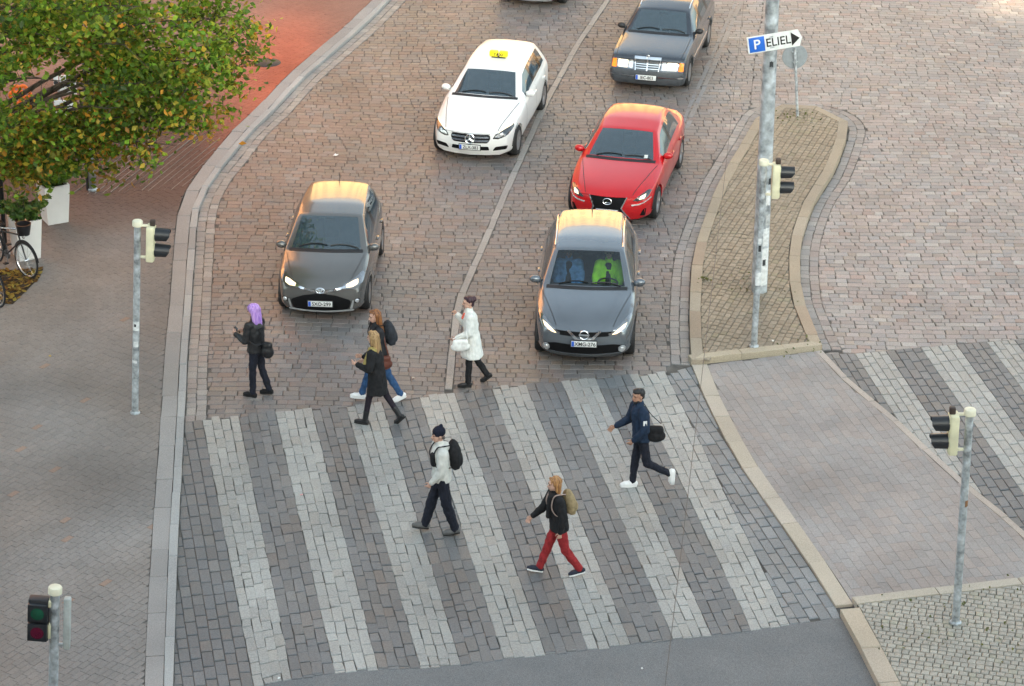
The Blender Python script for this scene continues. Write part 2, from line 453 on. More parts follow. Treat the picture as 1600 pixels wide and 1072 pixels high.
def band(S, p0, p1, q0, q1, n, colf):
    p0, p1, q0, q1 = map(np.array, (p0, p1, q0, q1))
    for i in range(n):
        u, v = i/n, (i+1)/n; e = nrg.uniform(-.08, .08)*.0
        column(S, p0+(p1-p0)*u, p0+(p1-p0)*v, q0+(q1-q0)*u, q0+(q1-q0)*v, colf)
for i in range(1, len(CT)-2):
    band(S2, gCT[i], gCT[i+1], gCB[i], gCB[i+1], 4, white_col if i % 2 == 1 else dark_col)
# dark wedge beside the pavement and beside the refuge
KLn = KL[(KL[:, 1] < gCT[0][1]+.05) & (KL[:, 1] > gCB[0][1]-.2)]
wedge = np.vstack([KLn, [gCB[0]], [gCB[1]], [gCT[1]]])
d1 = gCB[1]-gCT[1]
fill(S2, wedge, math.atan2(d1[1], d1[0]), .165, .26, .42, .004, dark_col, gap=.014, jit=.008, rowjit=.03)
RLc = RL[RL[:, 1] > gCB[-1][1]-.02]
wedge2 = np.vstack([[gCT[-2]], [gCB[-2]], [gCB[-1]], RLc[::-1]])
d2 = gCB[-2]-gCT[-2]
bcol = lambda c: pick([(.185, .197, .205), (.165, .177, .188), (.215, .228, .236), (.195, .19, .185)], [3, 2, 1.2, 1], .1)
fill(S2, wedge2, math.atan2(d2[1], d2[0])+R(4), .17, .26, .46, .004, bcol, gap=.015, jit=.012)
dR = np.array(G(1559, 808))-gRT[2]; dR = dR/np.linalg.norm(dR)
for i in range(len(RT)-1):
    a, b = gRT[i], gRT[i+1]; L = 15.
    p = np.array([a, b, b+dR*L, a+dR*L])
    # cut at the refuge's edge
    edge = np.vstack([RR, [[RR[-1][0]+8, RR[-1][1]]], [[RR[-1][0]+8, RR[0][1]+6]], [[RR[0][0]-.2, RR[0][1]+6]]])
    w = np.linalg.norm(b-a); n = 4
    for k in range(n):
        s0, s1 = a+(b-a)*k/n, a+(b-a)*(k+1)/n; x = -nrg.uniform(0, .2)
        while x < L:
            l = nrg.uniform(.26, .44); q = np.array([s0+dR*max(x, 0), s1+dR*max(x, 0), s1+dR*(x+l), s0+dR*(x+l)])
            if inside(q, edge).sum() >= 2:
                ins = inside(q, edge)
                if ins.all(): S2.add(q, .005, (white_col if i % 2 == 1 else dark_col)(q.mean(0)), gap=.014)
                else:
                    c = q.mean(0); j = np.argmin(np.linalg.norm(RR-c, axis=1)); j = min(max(j, 1), len(RR)-2)
                    pp = clip_half(list(q), RR[j-1], RR[j+1])
                    if len(pp) > 2 and abs(area(pp)) > .003: S2.add(np.array(pp), .005, (white_col if i % 2 == 1 else dark_col)(c), gap=.014)
            x += l
ro = S.build('road', stone_m); ro['kind'] = 'structure'
co = S2.build('crossing', stone_m); co['kind'] = 'structure'

# --- asphalt in front
def asphalt():
    m = bpy.data.materials.new('asphalt'); N, L = nodes_of(m); b = N['Principled BSDF']; b.inputs['Roughness'].default_value = .85
    tc = N.new('ShaderNodeTexCoord'); a = N.new('ShaderNodeTexNoise'); a.inputs['Scale'].default_value = 90; a.inputs['Detail'].default_value = 3
    c = N.new('ShaderNodeTexNoise'); c.inputs['Scale'].default_value = 1.1; c.inputs['Detail'].default_value = 6
    for n in (a, c): L.new(tc.outputs['Object'], n.inputs['Vector'])
    ra = N.new('ShaderNodeValToRGB'); ra.color_ramp.elements[0].color = (.10, .102, .105, 1); ra.color_ramp.elements[1].color = (.25, .252, .255, 1)
    ra.color_ramp.elements[0].position = .3; ra.color_ramp.elements[1].position = .75
    rc = N.new('ShaderNodeValToRGB'); rc.color_ramp.elements[0].color = (.74, .75, .77, 1); rc.color_ramp.elements[1].color = (1.25, 1.23, 1.19, 1)
    mx = N.new('ShaderNodeMix'); mx.data_type = 'RGBA'; mx.blend_type = 'MULTIPLY'; mx.inputs[0].default_value = 1
    L.new(a.outputs['Fac'], ra.inputs['Fac']); L.new(c.outputs['Fac'], rc.inputs['Fac'])
    L.new(ra.outputs['Color'], mx.inputs[6]); L.new(rc.outputs['Color'], mx.inputs[7]); L.new(mx.outputs[2], b.inputs['Base Color'])
    bp = N.new('ShaderNodeBump'); bp.inputs['Strength'].default_value = .5; bp.inputs['Distance'].default_value = .01
    L.new(a.outputs['Fac'], bp.inputs['Height']); L.new(bp.outputs['Normal'], b.inputs['Normal'])
    return m
CBs = resample(gCB, .25); CBs = CBs+np.stack([np.zeros(len(CBs)), nrg.normal(0, .02, len(CBs))], 1)
CBs[:, 1] += .02
KLb = KL[KL[:, 1] < CBs[0][1]]; RLb = RL[RL[:, 1] < CBs[-1][1]]
asp = np.vstack([CBs, RLb, [[RL[-1][0], 8]], [[KL[-1][0], 8]], KLb[::-1]])
sheet('asphalt_road', asp, -.004, asphalt())

# --- left pavement: kerb slabs, edging, small bricks laid on the slant
kb = Stones()
def slab_col(c): return pick([(.295, .28, .27), (.265, .252, .245), (.315, .295, .275)], [2, 1.5, 1], .05)
KLt = KL
course(kb, KLt, 0., -.13, .8, 1.5, SW+.012, lambda c: pick([(.37, .365, .355), (.32, .315, .31)], [1, 1], .06), gap=.006, bev=.015, deep=.12, jit=.003)
course(kb, KLt, -.135, -.40, .7, 1.4, SW+.004, slab_col, gap=.012, bev=.008, deep=.1, jit=.004)
ko = kb.build('kerb', kerb_m); ko['kind'] = 'structure'
KI = offset(KL, -.405)
pv = Stones()
glowp = np.array(G(440, 120, SW)); dk = np.array(G(270, 250, SW)); tan2 = np.array(G(300, 225, SW))
def pave_col(c):
    r = math.exp(-((c[0]-glowp[0])/1.25)**2-((c[1]-glowp[1])/5.)**2)  # reflected red glow at the upper left painted into the paver colour
    d = 1/(1+math.exp(-(c[1]-dk[1]+3.4)*1.6))
    a = np.array([.222, .205, .194]); n = .5+.5*math.sin(c[0]*1.7+2*math.sin(c[1]*.6))*math.sin(c[1]*.8)
    a = a*(1-.12*n)+np.array([.018, .004, -.006])*n
    if nrg.random() < .004: a = np.array([.27, .19, .15])
    a = a*(1+.24*mnoise_((c[0]*.7, c[1]*.4, 9.)))
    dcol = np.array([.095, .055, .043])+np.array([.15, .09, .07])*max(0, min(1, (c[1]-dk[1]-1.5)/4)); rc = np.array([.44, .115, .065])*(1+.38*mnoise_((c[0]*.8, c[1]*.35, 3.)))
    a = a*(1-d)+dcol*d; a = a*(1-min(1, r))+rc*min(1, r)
    return tuple(np.maximum(.02, a*(1+nrg.normal(0, .03))))
pvpoly = np.vstack([KI, [[-16, KI[-1][1]]], [[-16, KI[0][1]]]])
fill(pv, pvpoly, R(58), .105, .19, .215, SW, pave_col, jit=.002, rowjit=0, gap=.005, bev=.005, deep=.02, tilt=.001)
# light guide lines let into the dark paving
po = pv.build('pavement', paver_m); po['kind'] = 'structure'
sheet('pavement_bed', pvpoly, SW-.018, mat('bedding', (.18, .16, .145), .95, var=.2, scale=2))
gl = Stones(); zone = np.array(GL([(112, 228), (350, 205), (322, 262), (303, 294), (190, 306), (112, 304)], SW))
u0 = np.array(G(200, 297, SW)); ud = np.array(G(300, 217, SW))-u0; ud /= np.linalg.norm(ud); un = np.array([-ud[1], ud[0]])
for k in range(-60, 60):
    q = u0+un*k*.135+ud*np.arange(-12, 12, .08)[:, None]; ok = inside(q, zone) & inside(q, pvpoly)
    if ok.sum() < 4: continue
    i = np.nonzero(ok)[0]; a, e = q[i[0]+nrg.integers(0, 3)], q[i[-1]]; w_ = un*.006
    gl.add(np.array([a-w_, e-w_, e+w_, a+w_]), SW+.004, (.25, .20, .17), gap=0, bev=.002, deep=.01)
g_o = gl.build('pavement_lines', paver_m); g_o['kind'] = 'structure'

# --- traffic island: raised head, flush refuge, raised tail
IH, RH = .11, .02
ik = Stones()
def tan_kerb(c): return pick([(.36, .295, .215), (.33, .272, .205), (.37, .318, .25), (.34, .235, .165)], [3, 2, 2, .5], .05)
course(ik, IL, 0., .21, .7, 1.3, IH, tan_kerb, gap=.006, bev=.015, deep=.13, jit=.003)
course(ik, IR, 0., -.21, .7, 1.3, IH, tan_kerb, gap=.006, bev=.015, deep=.13, jit=.003)
bk = resample([IL[-1], IR[-1]], .2)
course(ik, bk, 0., .19, .8, 1.4, IH, lambda c: pick([(.45, .38, .28), (.42, .36, .28)], [1, 1], .05), gap=.006, bev=.015, deep=.13, jit=.003)
RLa = RL[RL[:, 1] > G(1312, 961)[1]]; RLz = RL[RL[:, 1] <= G(1312, 961)[1]+.1]
course(ik, RLa, .0, .27, .8, 1.5, RH+.01, lambda c: pick([(.44, .385, .32), (.42, .37, .315), (.46, .39, .30)], [2, 2, 1], .05), gap=.007, bev=.01, deep=.06, jit=.003)
course(ik, RLz, .0, .30, .9, 1.5, IH, lambda c: pick([(.46, .38, .285), (.44, .37, .30)], [1, 1], .05), gap=.007, bev=.015, deep=.13, jit=.003)
course(ik, RR, .0, -.12, .8, 1.4, RH+.006, lambda c: pick([(.42, .36, .31), (.40, .35, .315)], [1, 1], .05), gap=.007, bev=.01, deep=.06, jit=.003)
tb = resample(GL([(1338, 953), (1420, 943), (1500, 934), (1600, 922), (1720, 907)]), .25)
course(ik, tb, .0, .20, .9, 1.5, IH, lambda c: pick([(.44, .385, .31), (.42, .38, .32)], [1, 1], .05), gap=.007, bev=.015, deep=.12, jit=.003)
iko = ik.build('island_kerb', kerb_m); iko['kind'] = 'structure'
isl = Stones()
mossc = [np.array(G(1150, 440)), np.array(G(1210, 470)), np.array(G(1235, 190)), np.array(G(1250, 400))]
def isl_col(c):
    m = sum(math.exp(-(np.linalg.norm(c-q)/.8)**2) for q in mossc)
    return pick([(.235, .195, .145), (.262, .218, .162), (.205, .163, .118), (.20, .185, .11), (.285, .245, .19)], [3, 2, 2.2, .3+1.2*m, .6], .1)
head = np.vstack([offset(IL, .21), offset(bk, .19)[1:-1], offset(IR, -.21)[::-1]])
fill(isl, head, R(72), .125, .13, .19, IH-.01, isl_col, gap=.011, bev=.014, jit=.010)
tail = np.vstack([offset(RLz, .30), [[14, RLz[-1][1]]], [[14, tb[-1][1]]], tb[::-1]])
def tail_col(c): return pick([(.33, .305, .262), (.30, .278, .24), (.35, .325, .28), (.28, .275, .20)], [3, 2, 1.5, .6], .08)
fill(isl, tail, R(-14), .115, .10, .135, IH-.01, tail_col, gap=.012, bev=.014, jit=.006)
bedm = mat('island_bed', (.13, .12, .095), .95, var=.25, scale=4)
sheet('island_bed', head, IH-.03, bedm); sheet('island_tail_bed', tail, IH-.03, bedm)
io = isl.build('island_setts', stone_m); io['kind'] = 'structure'
rf = Stones()
def ref_col(c):
    n = .5+.5*math.sin(c[0]*1.9+1.2*math.sin(c[1]*.8))*math.sin(c[1]*.9+c[0]*.5)
    return pick([(.312, .283, .27), (.335, .28, .25), (.30, .286, .28), (.282, .264, .25)], [3, .6+4*n, 2.0, 1], .035)
refuge = np.vstack([offset(RLa, .27), tb[tb[:, 0] < 13], [[13, RR[-1][1]]], offset(RR, -.12)[::-1]])
fill(rf, refuge, math.atan2(*(np.array(G(1243, 853))-np.array(G(1149, 716)))[::-1]), .15, .26, .30, RH, ref_col, gap=.004, bev=.004, jit=.003, rowjit=0, tilt=.001)
rfo = rf.build('refuge_paving', paver_m); rfo['kind'] = 'structure'
sheet('refuge_bed', refuge, RH-.012, mat('bedding2', (.22, .195, .18), .95, var=.2, scale=2))
moss = mat('moss', (.10, .11, .045), .95, var=.4, scale=8)
# ================================================================ CARS
def bvh_of(me):
    me.calc_loop_triangles()
    return BVHTree.FromPolygons([v.co for v in me.vertices], [tuple(p.vertices) for p in me.polygons])
def ip(tab, u): return float(np.interp(u, [t[0] for t in tab], [t[1] for t in tab]))
def rnd(poly, r=.02, n=4):
    """round the corners of a polygon"""
    P = [np.array(p, float) for p in poly]; out = []
    for i in range(len(P)):
        a, b, c = P[i-1], P[i], P[(i+1) % len(P)]
        r1 = min(r, .45*np.linalg.norm(a-b)); r2 = min(r, .45*np.linalg.norm(c-b))
        p, q = b+(a-b)/np.linalg.norm(a-b)*r1, b+(c-b)/np.linalg.norm(c-b)*r2
        for t in np.linspace(0, 1, n): out.append(tuple((1-t)**2*p+2*t*(1-t)*b+t*t*q))
    return out
def mirx(poly): return [(-p[0], p[1]) for p in poly][::-1]
DIRS = {'front': (lambda a, b: ((a, -6, b), (0, 1, 0))), 'top': (lambda a, b: ((a, b, 6), (0, 0, -1))),
        'right': (lambda a, b: ((6, a, b), (-1, 0, 0))), 'left': (lambda a, b: ((-6, a, b), (1, 0, 0))), 'back': (lambda a, b: ((a, 12, b), (0, -1, 0)))}
class Car:
    def __init__(s, name, label, group, px_pose, T):
        s.T = T; X, Y, a = px_pose; s.L = T['L']
        s.root = empty(name, (X+math.sin(a)*s.L/2, Y+math.cos(a)*s.L/2, 0), -a, label, 'car', group)
        s.body()
    def off(s, me):
        for v in me.vertices: v.co.y -= s.L/2
        me.update()
    def ring(s, u):
        T = s.T; g = lambda k: ip(T[k], u)
        W, ZB, ZS, WB, ZT, WT, dr = g('W'), g('ZB'), g('ZS'), g('WB'), g('ZT'), g('WT'), g('drop')
        ZE = max(ZT-dr, ZS+.004); P = [(0, ZB), (.42*W, ZB), (.80*W, ZB), (.94*W, ZB+.04), (.985*W, ZB+.2*(ZS-ZB)), (W, ZB+.55*(ZS-ZB)), (.992*W, ZS-.07*min(1, (ZS-ZB)/.5)), (WB, ZS)]
        for t, b in ((.10, .008), (.5, .022), (.90, .006)):
            P.append((WB+(WT-WB)*t+b*min(1, (ZE-ZS)/.3), ZS+(ZE-ZS)*t))
        P += [(WT, ZE), (.90*WT, ZE+.5*(ZT-ZE)), (.5*WT, ZE+.90*(ZT-ZE)), (0, ZT)]
        return P
    def body(s):
        T = s.T; us = T['us']; Wm = max(w for _, w in T['W']); V = []; F = []; MI = []; cre = {}
        nose = T['nose']; tailp = T['tail']
        def place(x, u, z, fn, ft):
            y = u+ip(T['sweep'], u)*(x/Wm)**2
            if fn > 0: y += fn*ip(nose, z)
            if ft > 0: y -= ft*ip(tailp, z)
            return (x, y, z)
        def fn(u): return max(0, 1-(u-us[0])/.3)**1.5
        def ft(u): return max(0, 1-(us[-1]-u)/.3)**1.5
        for u in us:
            P = s.ring(u); full = P+[(-x, z) for x, z in P[13:0:-1]]
            for x, z in full: V.append(place(x, u, z, fn(u), ft(u)))
        n = 28
        wsb, wst, rgt, rgb = T['ws_base'], T['ws_top'], T['rg_top'], T['rg_base']; pil = T['pillars']
        def mi(ua, ub, k):
            um = (ua+ub)/2; kk = k if k < 14 else 27-k
            if kk <= 2: return 5
            if kk >= 12 and wsb < um < wst: return 1
            if kk >= 12 and rgt < um < rgb: return 4
            if kk in (8, 9) and T['sg'][0] < um < T['sg'][1]:
                if any(abs(um-p) < .06 for p in pil): return 6
                i = sum(um > p for p in pil)
                return 10+2*i+(0 if k < 14 else 1)
            if kk in (8, 9) and any(abs(um-p) < .06 for p in pil): return 6
            return 0
        for i in range(len(us)-1):
            for k in range(n):
                a, b = i*n+k, i*n+(k+1) % n
                F.append((a, b, b+n, a+n)); MI.append(mi(us[i], us[i+1], k))
                kk = k if k <= 14 else 28-k
                if kk in T.get('crease', (7, 11)): cre[tuple(sorted((a, a+n)))] = .55 if kk != 7 else .4
                if kk >= 11 and (abs(us[i]-wsb) < .011): cre[tuple(sorted((a, b)))] = .7
        for e, u in ((0, us[0]), (len(us)-1, us[-1])):
            base = e*n; idx = lambda k, sg: base+(k if sg > 0 else (28-k) % 28)
            rows = [[idx(2, -1), idx(1, -1), idx(0, 1), idx(1, 1), idx(2, 1)]]
            P = s.ring(u)
            for k in range(3, 12):
                x, z = P[k]; r = [idx(k, -1)]
                for t in (-.5, 0, .5):
                    V.append(place(x*t, u, z, fn(u), ft(u))); r.append(len(V)-1)
                rows.append(r+[idx(k, 1)])
            rows.append([idx(12, -1), idx(13, -1), idx(14, 1), idx(13, 1), idx(12, 1)])
            for a, b in zip(rows, rows[1:]):
                for c in range(4):
                    q = (a[c], a[c+1], b[c+1], b[c]); F.append(q if e == 0 else q[::-1]); MI.append(0)
            w = T.get('endcrease', .35)
            for k in range(n): cre[tuple(sorted((base+k, base+(k+1) % n)))] = w
        me = bpy.data.meshes.new('body'); me.from_pydata(V, [], F)
        for p, m in zip(me.polygons, MI): p.material_index = m
        for m in range(20): me.materials.append(None)
        at = me.attributes.new('crease_edge', 'FLOAT', 'EDGE')
        for ed in me.edges:
            k = tuple(sorted(ed.vertices))
            if k in cre: at.data[ed.index].value = cre[k]
        o = bpy.data.objects.new('body', me); C.objects.link(o)
        md = o.modifiers.new('s', 'SUBSURF'); md.levels = 2; md.render_levels = 2
        baked(o); me = o.data
        bm = bmesh.new(); bm.from_mesh(me); bmesh.ops.recalc_face_normals(bm, faces=bm.faces); bm.to_mesh(me); bm.free()
        s.bvh = bvh_of(me)
        bm = bmesh.new(); bm.from_mesh(me)
        # wheel openings
        dead = []
        for f in bm.faces:
            c = f.calc_center_median()
            if abs(c.x) > .62*Wm and c.z < .78:
                for wu in T['wheels']:
                    if (c.y-wu)**2+(c.z-T['wr'])**2 < (T['wr']+.045)**2: dead.append(f); break
        bmesh.ops.delete(bm, geom=dead, context='FACES')
        parts = {}
        for f in bm.faces: parts.setdefault(f.material_index, []).append(f)
        def grab(ids, name, mats, parent=s.root):
            fs = [f for i in ids for f in parts.get(i, [])]
            if not fs: return None
            vm = {}; vs = []; ff = []; mm = []
            for f in fs:
                q = []
                for v in f.verts:
                    if v.index not in vm: vm[v.index] = len(vs); vs.append(tuple(v.co))
                    q.append(vm[v.index])
                ff.append(q); mm.append(ids.index(f.material_index))
            m2 = bpy.data.meshes.new(name); m2.from_pydata(vs, [], ff)
            for m in mats: m2.materials.append(m)
            for p, k in zip(m2.polygons, mm): p.material_index = min(k, len(mats)-1)
            s.off(m2)
            return link(name, m2, None, parent, sharp=50)
        bm.verts.index_update()
        blk = mat('black_plastic', (.018, .018, .02), .5)
        s.bodyo = grab([0, 5, 6], 'body', [T['paint'], blk, mat('pillar_gloss', (.012, .012, .014), .15)])
        g = T.get('glass') or glass('car_glass')
        sg = glass('side_glass', (.25, .3, .3), .35)
        s.ws = grab([1], 'windshield', [g]); grab([4], 'rear_window', [sg])
        for i in range(10, 20): grab([i], 'side_window', [sg])
        bm.free()
        bpy.data.objects.remove(o)
        s.wheels(); s.interior()
    def hit(s, view, a, b):
        o, d = DIRS[view](a, b); p, nrm, i, dist = s.bvh.ray_cast(Vector(o), Vector(d))
        if p is None:
            p, nrm, i, dist = s.bvh.find_nearest(Vector(o)+Vector(d)*6)
        return p, nrm
    def decal(s, view, poly, name, material, off=.006, res=.03, parent=None, thick=.02):
        P = [np.array(p, float) for p in poly]; B = []
        for i in range(len(P)):
            a, b = P[i], P[(i+1) % len(P)]; m = max(1, int(np.linalg.norm(b-a)/res))
            for k in range(m): B.append(a+(b-a)*k/m)
        B = np.array(B)
        if area(B) < 0: B = B[::-1]
        lo, hi = B.min(0), B.max(0); I = []
        for x in np.arange(lo[0]+res*.5, hi[0], res):
            for z in np.arange(lo[1]+res*.5, hi[1], res): I.append((x, z))
        if I:
            I = np.array(I); I = I[inside(I, B)]
            if len(I):
                dm = np.min(np.linalg.norm(I[:, None]-B[None], axis=2), 1); I = I[dm > res*.4]
        allp = [Vector(p) for p in B]+[Vector(p) for p in I]
        v2, e2, f2, _, _, _ = delaunay_2d_cdt(allp, [], [list(range(len(B)))], 1, 1e-6)
        V = []; NN = []
        for p in v2:
            h, nn = s.hit(view, p.x, p.y); V.append(h+nn*off); NN.append(nn)
        F = [list(f) for f in f2]
        # skirt
        ec = {}
        for f in F:
            for i in range(len(f)): ec.setdefault(tuple(sorted((f[i], f[(i+1) % len(f)]))), []).append((f[i], f[(i+1) % len(f)]))
        low = {}
        for k, u in ec.items():
            if len(u) == 1:
                a, b = u[0]
                for q in (a, b):
                    if q not in low: low[q] = len(V); V.append(V[q]-NN[q]*(off+thick))
                F.append([b, a, low[a], low[b]])
        me = mesh_np(name, V, F); bm = bmesh.new(); bm.from_mesh(me); bmesh.ops.recalc_face_normals(bm, faces=bm.faces); bm.to_mesh(me); bm.free()
        s.off(me); o = link(name, me, material, parent or s.root, sharp=35)
        return o
    def ribbon(s, view, pts, w, name, material, off=.003, parent=None):
        """thin line following the surface"""
        P = np.array(pts, float); q = []
        for a, b in zip(P, P[1:]):
            m = max(1, int(np.linalg.norm(b-a)/.06)); q += [a+(b-a)*k/m for k in range(m)]
        q = np.array(q+[P[-1]]); T = np.gradient(q, axis=0); T /= np.linalg.norm(T, axis=1)[:, None]+1e-9
        N_ = np.stack([-T[:, 1], T[:, 0]], 1)*w/2; V = []; F = []
        for a, b in zip(q-N_, q+N_):
            for p in (a, b):
                h, nn = s.hit(view, p[0], p[1]); V.append(h+nn*off)
        for i in range(len(q)-1): F.append((2*i, 2*i+1, 2*i+3, 2*i+2))
        return V, F
    def lines(s, specs, name, material, off=.002):
        V = []; F = []
        for view, pts, w in specs:
            v, f = s.ribbon(view, pts, w, name, material, off); o = len(V); V += v; F += [tuple(i+o for i in q) for q in f]
        me = mesh_np(name, V, F); s.off(me); return link(name, me, material, s.root, sharp=None)
    def at(s, view, a, b, off=0.):
        h, nn = s.hit(view, a, b); p = h+nn*off; return Vector((p.x, p.y-s.L/2, p.z)), nn
    def wheels(s):
        T = s.T; r = T['wr']; tw = .205; x0 = max(w for _, w in T['W'])-.015
        rub = mat('tyre_rubber', (.022, .022, .023), .85, bump=.2); alloy = T.get('rim') or mat('alloy', (.42, .43, .45), .3, metal=.9)
        blk = mat('black_plastic', (.018, .018, .02), .5)
        for wu in T['wheels']:
            for sg in (-1, 1):
                y = wu-s.L/2; c = (sg*(x0-tw), y, r); ax = (sg, 0, 0)
                m = MB(); m.lathe([(r*.62, .02), (r*.9, 0), (r*.985, .03), (r, .06), (r, tw-.06), (r*.985, tw-.03), (r*.9, tw-.002), (r*.66, tw-.008), (r*.62, tw-.03), (r*.62, .02)], c, ax, 28)
                w = m.build('wheel', rub, s.root)
                m = MB(); m.lathe([(r*.66, tw-.01), (r*.64, tw-.05), (r*.60, tw-.09), (r*.60, .04)], c, ax, 28)
                ns = T.get('spokes', 5); fx = sg*(x0-.03)
                m.lathe([(0.0, tw-.02), (r*.16, tw-.022), (r*.2, tw-.05)], c, ax, 16)
                for k in range(ns*2 if T.get('double') else ns):
                    a = 2*math.pi*k/ns if not T.get('double') else 2*math.pi*(k//2)/ns+(.12 if k % 2 else -.12)
                    p = Vector((fx, y+math.cos(a)*r*.14, r+math.sin(a)*r*.14)); q = Vector((fx-sg*.005, y+math.cos(a)*r*.63, r+math.sin(a)*r*.63))
                    m.tube([p, q], [r*.085, r*.075], 6, flat=.6)
                m.build('rim', alloy, w)
                m = MB(); m.lathe([(r*.60, .05), (r*.3, .06), (0.001, .06)], c, ax, 20); m.build('brake_disc', mat('brake_dark', (.03, .03, .03), .6), w)
                # liner
                vs = []; fs = []; nn = 14; R2 = r+.075
                for k in range(nn+1):
                    a = math.pi*k/nn
                    for xx in (sg*(x0-.02), sg*(x0-.38)): vs.append((xx, y+R2*math.cos(a), r+R2*math.sin(a)))
                for k in range(nn): fs.append((2*k, 2*k+1, 2*k+3, 2*k+2))
                fs.append(tuple(2*k+1 for k in range(nn+1)))
                wall = MB(); wall._add(vs, fs); wall.build('wheel_well', blk, w)
                # lip
                V = []; F = []
                for k in range(19):
                    a = math.pi*(1.06*k/18-.03)
                    for rr in (r+.032, r+.085):
                        yy, zz = wu+rr*math.cos(a), max(.2, r+rr*math.sin(a))
                        h, nnm = s.hit('right' if sg > 0 else 'left', yy, zz)
                        V.append((h.x+sg*(.006 if rr > r+.05 else .004), yy-s.L/2, zz))
                    h = V[-2]; V.append((h[0]-sg*.08, h[1], h[2]))
                for k in range(18):
                    a = 3*k; F += [(a, a+1, a+4, a+3), (a+2, a, a+3, a+5)]
                link('wheel_arch', mesh_np('wheel_arch', V, F), T.get('arch') or T['paint'], s.root)
    def interior(s):
        T = s.T; L2 = s.L/2; dark = mat('cabin_trim', (.03, .03, .032), .8); seat = mat('seat_fabric', (.13, .13, .135), .9)
        a, b = T['ws_base']+.02, T['rg_base']-.1; W = ip(T['W'], 2)-.10; zs = ip(T['ZS'], 2)-.12
        m = MB(); m.box((0, (a+.25)-L2, zs+.02), (2*W-.04, .5, .12), bev=.03); m.build('dashboard', dark, s.root)
        m = MB(); m.box((0, (a+b)/2-L2, .33), (2*W-.1, b-a, .06)); m.build('cabin_floor', dark, s.root)
        u1 = T['seat_u']; 
        for sg in (-1, 1):
            m = MB(); m.box((sg*.36, u1-.22-L2, .55), (.48, .5, .16), bev=.05)
            mt = Matrix.Rotation(R(-16), 3, 'X'); m.box((sg*.36, u1+.10-L2, .90), (.46, .14, .68), mt, bev=.05)
            m.box((sg*.36, u1+.22-L2, 1.30), (.26, .09, .17), mt, bev=.03); m.build('seat', seat, s.root)
        m = MB(); m.box((0, u1+.85-L2, .85), (2*W-.2, .16, .6), Matrix.Rotation(R(-18), 3, 'X'), bev=.05); m.box((0, u1+.55-L2, .52), (2*W-.2, .5, .16), bev=.05); m.build('rear_bench', seat, s.root)
        m = MB(); cx, cy, cz = .36, T['seat_u']-.50-L2, zs+.06
        ax = Vector((0, -.55, -.4)).normalized(); x, y, z = frame(ax); pts = [Vector((cx, cy, cz))+(x*math.cos(t)+y*math.sin(t))*.18 for t in np.linspace(0, 2*math.pi, 25)]
        m.tube(pts, .016, 8, cap=False); m.tube([pts[0], pts[12]], .014, 6); m.tube([pts[6], Vector((cx, cy, cz))], .014, 6); m.ell((cx, cy, cz), (.05, .05, .05)); m.build('steering_wheel', blkp(), s.root)
        # mirror inside
        p, n_ = s.at('front', 0, ip(T['ZT'], T['ws_top'])-.05); m = MB(); m.box(p+Vector((0, .1, -.06)), (.2, .02, .06), bev=.01); m.build('rear_view_mirror', blkp(), s.root)
    # ---- trim shared by all cars
    def plate(s, z, text, w=.44, h=.11, dx=0., tilt=None):
        p, n_ = s.at('front', dx, z, .012); n_ = Vector((0, n_.y, n_.z*.5)).normalized()
        m = MB(); m.box((0, 0, 0), (w, h, .012), bev=.004); o = m.build('licence_plate', mat('plate_white', (.72, .73, .72), .35, var=.03), s.root)
        zax = n_; yax = (Vector((0, 0, 1))-zax*zax.z).normalized(); xax = yax.cross(zax)
        M4 = Matrix((xax, yax, zax)).transposed().to_4x4(); M4.translation = p+n_*.012; o.matrix_local = M4
        b = MB(); b.box((-w/2+.028, 0, .0062), (.044, h-.012, .002)); b.build('blue_band', mat('plate_blue', (.03, .12, .6), .35, var=.02), o)
        t = link('lettering', text_mesh(text, h*.92, .001, sx=.9), mat('plate_black', (.01, .01, .012), .4), o, smooth=False); t.location = (.022, -.003, .008)
        k = MB(); k.box((0, 0, -.006), (w+.03, h+.03, .008), bev=.003); k.build('plate_frame', blkp(), o)
        return o
    def mirror(s, u, z, x, material, w=.20, h=.14):
        for sg in (-1, 1):
            p, n_ = s.at('right' if sg > 0 else 'left', u, z-.06); p.y = u-s.L/2
            m = MB(); m.ell((sg*(x-w/2), u-s.L/2, z), (w/2, .075, h/2), Matrix.Rotation(sg*R(-8), 3, 'Y'), 16, 10)
            m.tube([p+Vector((-sg*.05, .02, -.01)), Vector((sg*(x-w*.75), u-s.L/2+.01, z-.03))], [.035, .03], 8)
            o = m.build('door_mirror', material, s.root)
            m = MB(); m.ell((sg*(x-w/2), u-s.L/2+.045, z), (w/2*.85, .04, h/2*.8), None, 14, 8); m.build('mirror_glass', mat('mirror_glass', (.3, .32, .35), .05, metal=1.), o)
    def wipers(s):
        T = s.T; m = MB(); u0 = T['ws_base']
        for x0, x1 in ((-.50, .02), (.08, .60)):
            pts = []
            for t in np.linspace(0, 1, 7):
                p, n_ = s.at('top', x0+(x1-x0)*t, u0+.12+.04*math.sin(t*3), .014); pts.append(p)
            m.tube(pts, .011, 6)
            m.build('wiper', blkp(), s.root)
    def cowl(s):
        """black strip at the foot of the windshield and a dark glass edge"""
        T = s.T; u = T['ws_base']; w = ip(T['WT'], u)*.9
        sw = ip(T['sweep'], u)
        pts = [(x, u-.03+sw*(x/.88)**2) for x in np.linspace(-w, w, 15)]; pts2 = [(x, u+.05+sw*(x/.88)**2) for x in np.linspace(w, -w, 15)]
        s.decal('top', pts+pts2, 'cowl', blkp(), .004, .05, thick=.01)
